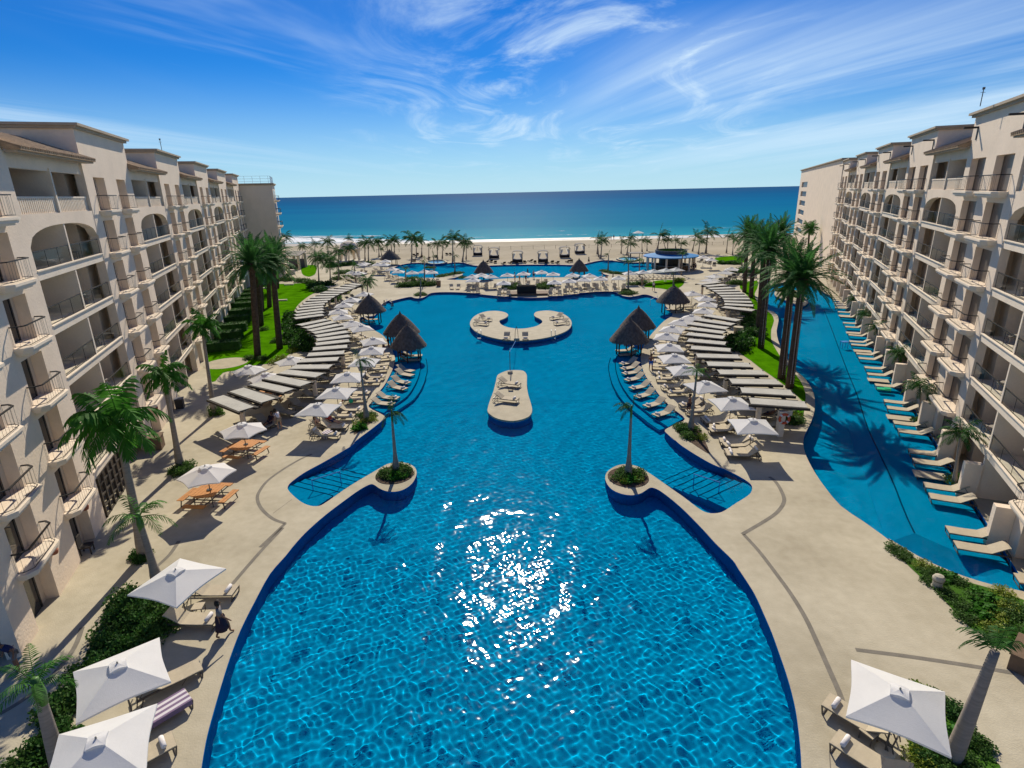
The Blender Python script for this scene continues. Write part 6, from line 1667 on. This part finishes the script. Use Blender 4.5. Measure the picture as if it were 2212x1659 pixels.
# life ring on its post
p = at('r4', 1760, 1545); R = thing('stucco_post', p, 0, 'square white post at the near end of the right pergola', 'post')
b = MB(); b.box((0, 0, .95), (.42, .42, 1.9)); b.build('shaft', 'trim_stucco', R); b = MB(); b.box((0, 0, 1.95), (.5, .5, .08)); b.build('cap', 'trim_stucco', R)
b = MB(); b.box((.55, .25, 1.75), (.5, .4, .4)); b.build('lamp_box', 'trim_stucco', R)
R = thing('life_ring', (p.x + .1, p.y - .28, 1.45), 0, 'orange and white life ring hung on the white post', 'life ring')
b = MB(); pts = [(.34 * math.cos(a * math.pi / 12), 0, .34 * math.sin(a * math.pi / 12)) for a in range(25)]
b.tube(pts, .095, 9, False); b.build('ring', 'ring_orange', R, True)
for k in range(4):
    a0 = math.pi / 4 + k * math.pi / 2; b = MB(); b.tube([(.34 * math.cos(a0 + q), 0, .34 * math.sin(a0 + q)) for q in (-.2, -.07, .07, .2)], .1, 9, False); b.build('white_band', 'towel_white', R)
# bins, planters, lamps
p = at('c2', 1300, 725); R = thing('litter_bin', p, .3, 'dark square litter bin against the left wing', 'bin'); b = MB(); b.box((0, 0, .42), (.62, .62, .84)); b.build('body', 'dark_plastic', R); b = MB(); b.box((0, 0, .88), (.7, .7, .07)); b.build('lid', 'grey_wall', R)
p = at('c2', 1125, 1015); R = thing('planter_box', p, .3, 'square tan planter box at the foot of the left wing', 'planter'); b = MB(); b.prism([(-.5, -.5), (.5, -.5), (.5, .5), (-.5, .5)], 0, .95); b.build('box', 'brown_box', R); b = MB(); b.box((0, 0, .99), (1.1, 1.1, .08)); b.build('rim', 'brown_box', R)
p = at('r3', 2010, 985); R = thing('planter_box', p, .7, 'brown stone planter box cut by the right picture edge', 'planter'); b = MB(); b.box((.3, 0, .35), (1.5, .9, .7)); b.build('box', 'brown_box', R); b = MB(); b.box((.3, 0, .72), (1.6, 1.0, .06)); b.build('rim', 'brown_box', R)
p = at('r3', 1412, 425); R = thing('garden_speaker', p, 0, 'round topped beige garden speaker in the right triangular bed', 'speaker'); b = MB(); b.lathe([(.23, 0), (.25, .06), (.2, .12), (.2, .34)], 16); b.build('foot', 'beige_stone', R); b = MB(); b.lathe([(.24, .40), (.25, .50), (.18, .62), (.0, .67)], 16); b.build('hood', 'beige_stone', R); b = MB(); b.lathe([(.17, .34), (.17, .40)], 12); b.build('grille', 'dark_plastic', R)
p = at('r4', 1375, 640); R = thing('stone_bin', p, 0, 'beige stone drum at the right near pergola beside the dark bush', 'bin'); b = MB(); b.lathe([(.5, 0), (.5, 1.2), (.58, 1.25), (.58, 1.4), (0, 1.4)], 14); b.build('drum', 'beige_stone', R); b = MB(); b.lathe([(.56, .0), (.56, .1), (.5, .1)], 14); b.build('foot_ring', 'brown_box', R)
for i, (fr, x, y) in enumerate((('c4', 690, 608), ('c4', 770, 440), ('c4', 480, 480), ('n5', 925, 1115))):
    p = at(fr, x, y, .25); b = MB(); b.box((0, 0, -.12), (1.9, .42, .26)); o = b.build('stone_bench', 'trim_stucco'); o.location = p; o.rotation_euler = (0, 0, .1); tag(o, f'low pale stone bench on the left lawn, {nth(i)} counted from the near pergola', 'bench', 'stone benches on the left lawn')
p = at('r2', 825, 268, .3); R = thing('pool_float', p, 0, 'small blue framed float standing at the channel ledge', 'float')
b = MB()
for x in (-.3, .3):
    for y in (-.25, .25): b.tube([(x, y, -.6), (x, y, .3)], .03, 6)
b.build('legs', 'rail_blue', R); b = MB(); b.box((0, 0, .32), (.75, .6, .06)); b.build('top', 'rail_blue', R)
p = at('c3', 600, 190); R = thing('terrace_chair', p, 1.9, 'dark terrace chair at the doors of the left wing', 'chair')
b = MB(); b.box((0, 0, .43), (.55, .55, .08)); b.build('seat', 'dark_wicker', R); b = MB(); b.box((0, .27, .75), (.55, .07, .6)); b.build('backrest', 'dark_wicker', R)
for x in (-.23, .23):
    for y in (-.23, .23): b = MB(); b.box((x, y, .2), (.05, .05, .4)); b.build('leg', 'dark_wicker', R)

# ================================================================== people
def skin_mesh(joints, edges, radii, root=0, sub=1):
    me = bpy.data.meshes.new('tmp'); me.from_pydata([tuple(j) for j in joints], edges, []); o = bpy.data.objects.new('tmp', me); COL.objects.link(o)
    sk = o.modifiers.new('s', 'SKIN'); sk.use_smooth_shade = True
    for i, v in enumerate(me.skin_vertices[0].data): v.radius = (radii[i], radii[i]); v.use_root = i == root
    if sub: o.modifiers.new('d', 'SUBSURF').levels = sub
    dg = bpy.context.evaluated_depsgraph_get(); out = bpy.data.meshes.new_from_object(o.evaluated_get(dg)); bpy.data.objects.remove(o); bpy.data.meshes.remove(me)
    return out
def person(p, rz, pose, label, skin='skin', top=None, bottom='dark_cloth', hair='hair', group=None, z=0.0, hat=None, scale=1.0, lean=0.0):
    """pose: stand, walk, sit (on a lounger), lie"""
    V = Vector; J, E, Rd = [], [], []
    def j(q, r, par=None):
        J.append(V(q)); Rd.append(r)
        if par is not None: E.append((par, len(J) - 1))
        return len(J) - 1
    up = V((0, 0, 1))
    if pose in ('stand', 'walk'):
        hip, sp, fw = V((0, 0, .93)), V((lean, 0, 1)).normalized(), V((1, 0, 0))
        st = .26 if pose == 'walk' else .05
        legs = [((0.04, .10, .90), (.10 + st * .5, .11, .50), (st, .11, .08), (st + .15, .12, .03)), ((0.0, -.10, .90), (.02 - st * .3, -.11, .50), (-st, -.11, .08), (-st + .14, -.12, .03))]
        arms = [((.02, .19, 1.38), (.02 - st * .6, .26, 1.10), (.16 - st * .4, .27, .88)), ((.02, -.19, 1.38), (.04 + st * .5, -.26, 1.10), (.22 + st * .5, -.24, .90))]
        neck, head = V((.0, 0, 1.46)), V((.03, 0, 1.62))
    elif pose == 'sit':
        hip = V((-.25, 0, .46)); legs = [((-.2, .10, .46), (.25, .12, .62), (.60, .12, .42), (.74, .12, .48)), ((-.2, -.10, .46), (.28, -.12, .48), (.72, -.12, .42), (.86, -.12, .50))]
        arms = [((-.50, .19, .90), (-.35, .27, .68), (-.10, .20, .62)), ((-.50, -.19, .90), (-.40, -.28, .66), (-.18, -.24, .56))]
        neck, head = V((-.56, 0, .98)), V((-.56, 0, 1.14))
    else:
        hip = V((-.15, 0, .45)); legs = [((-.1, .10, .44), (.35, .13, .46), (.78, .12, .41), (.88, .12, .50)), ((-.1, -.10, .44), (.32, -.12, .55), (.74, -.12, .41), (.84, -.12, .50))]
        arms = [((-.52, .19, .70), (-.32, .30, .52), (-.08, .26, .50)), ((-.52, -.19, .70), (-.34, -.30, .52), (-.10, -.26, .48))]
        neck, head = V((-.60, 0, .76)), V((-.74, 0, .86))
    off = V((lean, 0, 0))
    chest = hip.lerp(neck, .62); belly = hip.lerp(neck, .32)
    def tilt(q):
        q = V(q); return q + V((lean * max(0, q.z - .93), 0, -abs(lean) * .25 * max(0, q.z - .93))) if pose in ('stand', 'walk') else q
    r0 = j(hip, .135); r1 = j(tilt(belly), .115, r0); r2 = j(tilt(chest), .135, r1); r3 = j(tilt(neck), .055, r2)
    hd = tilt(head); r4 = j(hd - V((0, 0, .06)), .075, r3); r5 = j(hd + V((0, 0, .05)), .095, r4); j(hd + V((.02, 0, .13)), .06, r5)
    for L in legs:
        a = j(L[0], .10, r0); b_ = j(L[1], .065, a); c = j(L[2], .042, b_); j(L[3], .035, c)
    ends = []
    for A in arms:
        A = [tilt(q) for q in A]
        a = j(A[0], .062, r2); b_ = j(A[1], .043, a); c = j(A[2], .030, b_); dv = (A[2] - A[1]).normalized()
        k = j(A[2] + dv * .07, .026, c); ends.append((k, A[2] + dv * .07, dv))
    for k, q, dv in ends:
        sd = dv.cross(up); sd = sd.normalized() if sd.length > .05 else V((0, 1, 0))
        for f, ln in ((-.02, .060), (-.007, .075), (.007, .078), (.02, .065)): j(q + dv * ln + sd * f * 1.6, .009, k)
        j(q + dv * .01 + sd * .045, .009, k)
    body = skin_mesh(J, E, Rd); body.materials.append(MATS[skin])
    R = thing('person', (p.x, p.y, z), rz, label, 'person', group); R.scale = (scale,) * 3
    link('body', body, R)
    def cloth(name, pts, rr, m):
        me = skin_mesh(pts, [(i, i + 1) for i in range(len(pts) - 1)], rr); me.materials.append(MATS['cloth_' + m]); return link(name, me, R)
    ch, be = tilt(chest), tilt(belly)
    if top:
        sh = [tilt(A[0]) for A in arms]; el = [tilt(A[1]) for A in arms]
        pts = [hip + (be - hip) * .2, be, ch, ch.lerp(tilt(neck), .6), sh[0], sh[0].lerp(el[0], .6), sh[1], sh[1].lerp(el[1], .6)]
        me = skin_mesh(pts, [(0, 1), (1, 2), (2, 3), (2, 4), (4, 5), (2, 6), (6, 7)], [.15, .135, .155, .08, .078, .06, .078, .06]); me.materials.append(MATS['cloth_' + top]); link('shirt', me, R)
    if bottom == 'skirt':
        b = MB(); b.lathe([(.15, 1.02), (.17, .9), (.20, .6), (.26, .32), (.24, .32)], 16); b.v = [(x * 1.0 + .03 * math.sin(y * 20), y, z_) for x, y, z_ in b.v]; b.build('wrap_skirt', 'cloth_dark_cloth', R, True)
    elif bottom:
        L0, L1 = legs
        me = skin_mesh([hip + V((0, 0, .02)), V(L0[0]), V(L0[0]).lerp(V(L0[1]), .85), V(L1[0]), V(L1[0]).lerp(V(L1[1]), .85)], [(0, 1), (1, 2), (0, 3), (3, 4)], [.15, .118, .09, .118, .09]); me.materials.append(MATS['cloth_' + bottom]); link('shorts', me, R)
    b = MB(); n = 12
    b.lathe([(.0, .165), (.06, .155), (.105, .10), (.118, .03), (.112, -.04), (.09, -.10)], n); b.v = [(x - .018, y, z_) for x, y, z_ in b.v]
    b.f = [f for f in b.f if not (sum(b.v[i][0] for i in f) / len(f) > .055 and sum(b.v[i][2] for i in f) / len(f) < .09)]
    o = b.build('hair', 'hair' if not hat else hat, R, True); o.location = hd
    # face: nose, eyes, mouth
    b = MB(); b.tube([(.088, 0, .05), (.112, 0, .01), (.09, 0, 0)], [.010, .016, .010], 6); o = b.build('nose', skin, R, True); o.location = hd
    b = MB(); b.box((.090, .035, .045), (.012, .024, .012)); b.box((.090, -.035, .045), (.012, .024, .012)); b.box((.086, 0, -.045), (.012, .045, .010)); o = b.build('face_features', 'hair', R); o.location = hd
    for s in (-1, 1):
        b = MB(); b.lathe([(0, -.03), (.012, -.015), (.014, .01), (0, .03)], 6); o = b.build('ear', skin, R, True); o.location = hd + V((.0, s * .098, .015))
    return R
PI = math.pi
g_ = at('z1', 1010, 1590); R_ = person(g_, .35, 'walk', 'woman in a dark wrap walking between the bottom left loungers and the pool', 'skin_brown', 'grey_cloth', 'skirt')
p_ = at('c3', 135, 985); person(p_, -2.0, 'stand', 'person in a navy shirt and grey trousers bending at the left picture edge', 'skin_brown', 'navy', 'grey_cloth', lean=.55)
person(at('c5', 700, 775), 2.6, 'stand', 'person in a white shirt and khaki shorts bending over a lounger, left terrace', 'skin', 'white_shirt', 'khaki', lean=.45)
q = at('c5', 590, 770); lounger(q, -1.9, 'lounger beside the person in white, spread with a dark towel', None); person(q, -1.9, 'sit', 'person in dark clothes sitting on a lounger beside the person in white', 'skin_brown', 'dark_cloth', 'dark_cloth', z=0)
q = at('c5', 1090, 775); lounger(q, -.5, 'lounger of the left one of two sunbathers under the nearest left parasol', None); person(q, -.5, 'lie', 'left one of two people lying under the nearest parasol of the left row', 'skin', None, 'khaki', z=0)
q = at('c5', 1195, 745); lounger(q, -.5, 'lounger of the right one of two sunbathers under the nearest left parasol', None); person(q, -.5, 'lie', 'right one of two people lying under the nearest parasol, in red', 'skin', 'red_cloth', 'navy', z=0)
b = MB(); b.box((0, 0, 0), (.7, .64, .03)); b.box((-.34, 0, -.2), (.03, .64, .4)); o = b.build('striped_towel', 'towel_striped'); q = at('c5', 1130, 800, .4); o.location = q; o.rotation_euler = (0, 0, 1.1); tag(o, 'purple and white striped towel hanging from a lounger of the sunbathers', 'towel')
b = MB(); b.box((0, 0, 0), (.06, .62, .8)); b.box((.05, 0, .3), (.1, .6, .2)); o = b.build('red_towel', 'towel_red'); q = at('c5', 1285, 480, .75); o.location = q; o.rotation_euler = (0, .4, .1); tag(o, 'rust red towel over a lounger back in the left pool row', 'towel')
b = MB(); b.lathe([(0, .0), (.17, .05), (.2, .18), (.14, .32), (0, .36)], 10); o = b.build('green_bag', 'towel_green'); q = at('c5', 1355, 530, .36); o.location = q; tag(o, 'bright green bag on a lounger in the left pool row', 'bag')
person(at('r4', 572, 940), -1.7, 'walk', 'bare chested person in bright blue shorts walking on the right deck', 'skin_brown', None, 'blue_shorts')
person(at('r4', 925, 1345), 2.5, 'stand', 'dark haired woman in a bikini standing beside the thin palm on the right deck', 'skin_brown', None, 'dark_cloth')
person(at('r4', 597, 205), -1.4, 'walk', 'person in a white top and dark trousers walking at the far right pool corner', 'skin', 'white_shirt', 'dark_cloth')
person(at('c4', 1798, 1200), .5, 'stand', 'person in dark clothes standing among the left pool row loungers', 'skin_brown', 'dark_cloth', 'dark_cloth')
person(at('c4', 1845, 1125), .3, 'stand', 'person in black beside the front left thatched hut', 'skin_brown', 'dark_cloth', 'dark_cloth')
person(at('c4', 1885, 672), -1.2, 'stand', 'swimmer standing in the far left corner of the main pool, the right one', 'skin_brown', 'navy', 'navy', z=-1.0)
person(at('c4', 1802, 665), -.9, 'stand', 'swimmer in the far left corner of the main pool beside the hut', 'skin', None, 'navy', z=-1.0)
q = at('r4', 1640, 1385); lounger(q, 2.6, 'lounger in the shade beside the life ring post', None); person(q, 2.6, 'lie', 'tanned person lying in the shade beside the life ring post', 'skin_brown', None, 'navy')
q = at('c5', 1870, 105); person(Vector((q.x, q.y, 0)), .1, 'lie', 'person lying on a towelled lounger under the front left thatched hut', 'skin_brown', 'dark_cloth', 'navy', z=-.28)
for i, (fr, x, y, top, bot, lb) in enumerate((('c6', 1755, 660, 'pink_cloth', 'dark_cloth', 'in pink standing right of the brown lifeguard box'), ('c6', 1690, 640, 'dark_cloth', 'dark_cloth', 'in dark clothes under a far deck parasol'), ('c6', 1550, 680, 'white_shirt', 'khaki', 'in white standing left of the brown lifeguard box'),
        ('c6', 1670, 705, 'dark_cloth', 'grey_cloth', 'in black behind the brown lifeguard box'), ('c7', 465, 715, 'grey_cloth', 'khaki', 'in grey standing under the right far deck parasols'), ('c7', 535, 705, 'khaki', 'dark_cloth', 'in khaki at the far deck end parasol'), ('c7', 420, 690, 'white_shirt', 'grey_cloth', 'in a white shirt on the far deck'),
        ('c7', 1405, 570, 'dark_cloth', 'dark_cloth', 'in black at the right side of the blue bar'), ('c7', 1425, 575, 'dark_cloth', 'navy', 'in navy at the right side of the blue bar'), ('c7', 862, 535, 'dark_cloth', 'dark_cloth', 'in dark clothes at the left side of the blue bar'),
        ('c7', 515, 240, 'dark_cloth', 'navy', 'in dark swimwear at the waterline, left of two'), ('c7', 545, 237, 'red_cloth', 'navy', 'in red at the waterline, right of two'), ('c7', 850, 745, 'khaki', 'khaki', 'in khaki beside the small centre lawn'), ('c7', 275, 500, None, 'dark_cloth', 'standing at the rim of the far pool near the right hut'), ('c6', 1600, 690, 'white_shirt', 'khaki', 'in a light shirt on the far deck between parasols'))):
    person(at(fr, x, y), -1.5 + .7 * (i % 4), 'walk' if i % 2 else 'stand', 'distant person ' + lb, ('skin', 'skin_brown')[i % 2], top, bot)
p = at('c7', 806, 235); R = thing('beach_tent', p, 0, 'lone white parasol on the beach at the water', 'parasol'); b = canopy_mesh(8, 2.2, 2.3, 3.1, .05); b.build('canopy', 'white_canvas', R); b = MB(); b.tube([(0, 0, 0), (0, 0, 3.1)], .05, 6); b.build('pole', 'bronze_metal', R)

# a name for a mesh datablock never matters; give every unlabelled top-level thing its kind
for o in bpy.data.objects:
    if o.parent is None and o.type == 'MESH' and not o.get('label') and not o.get('kind'): o['kind'] = 'structure'
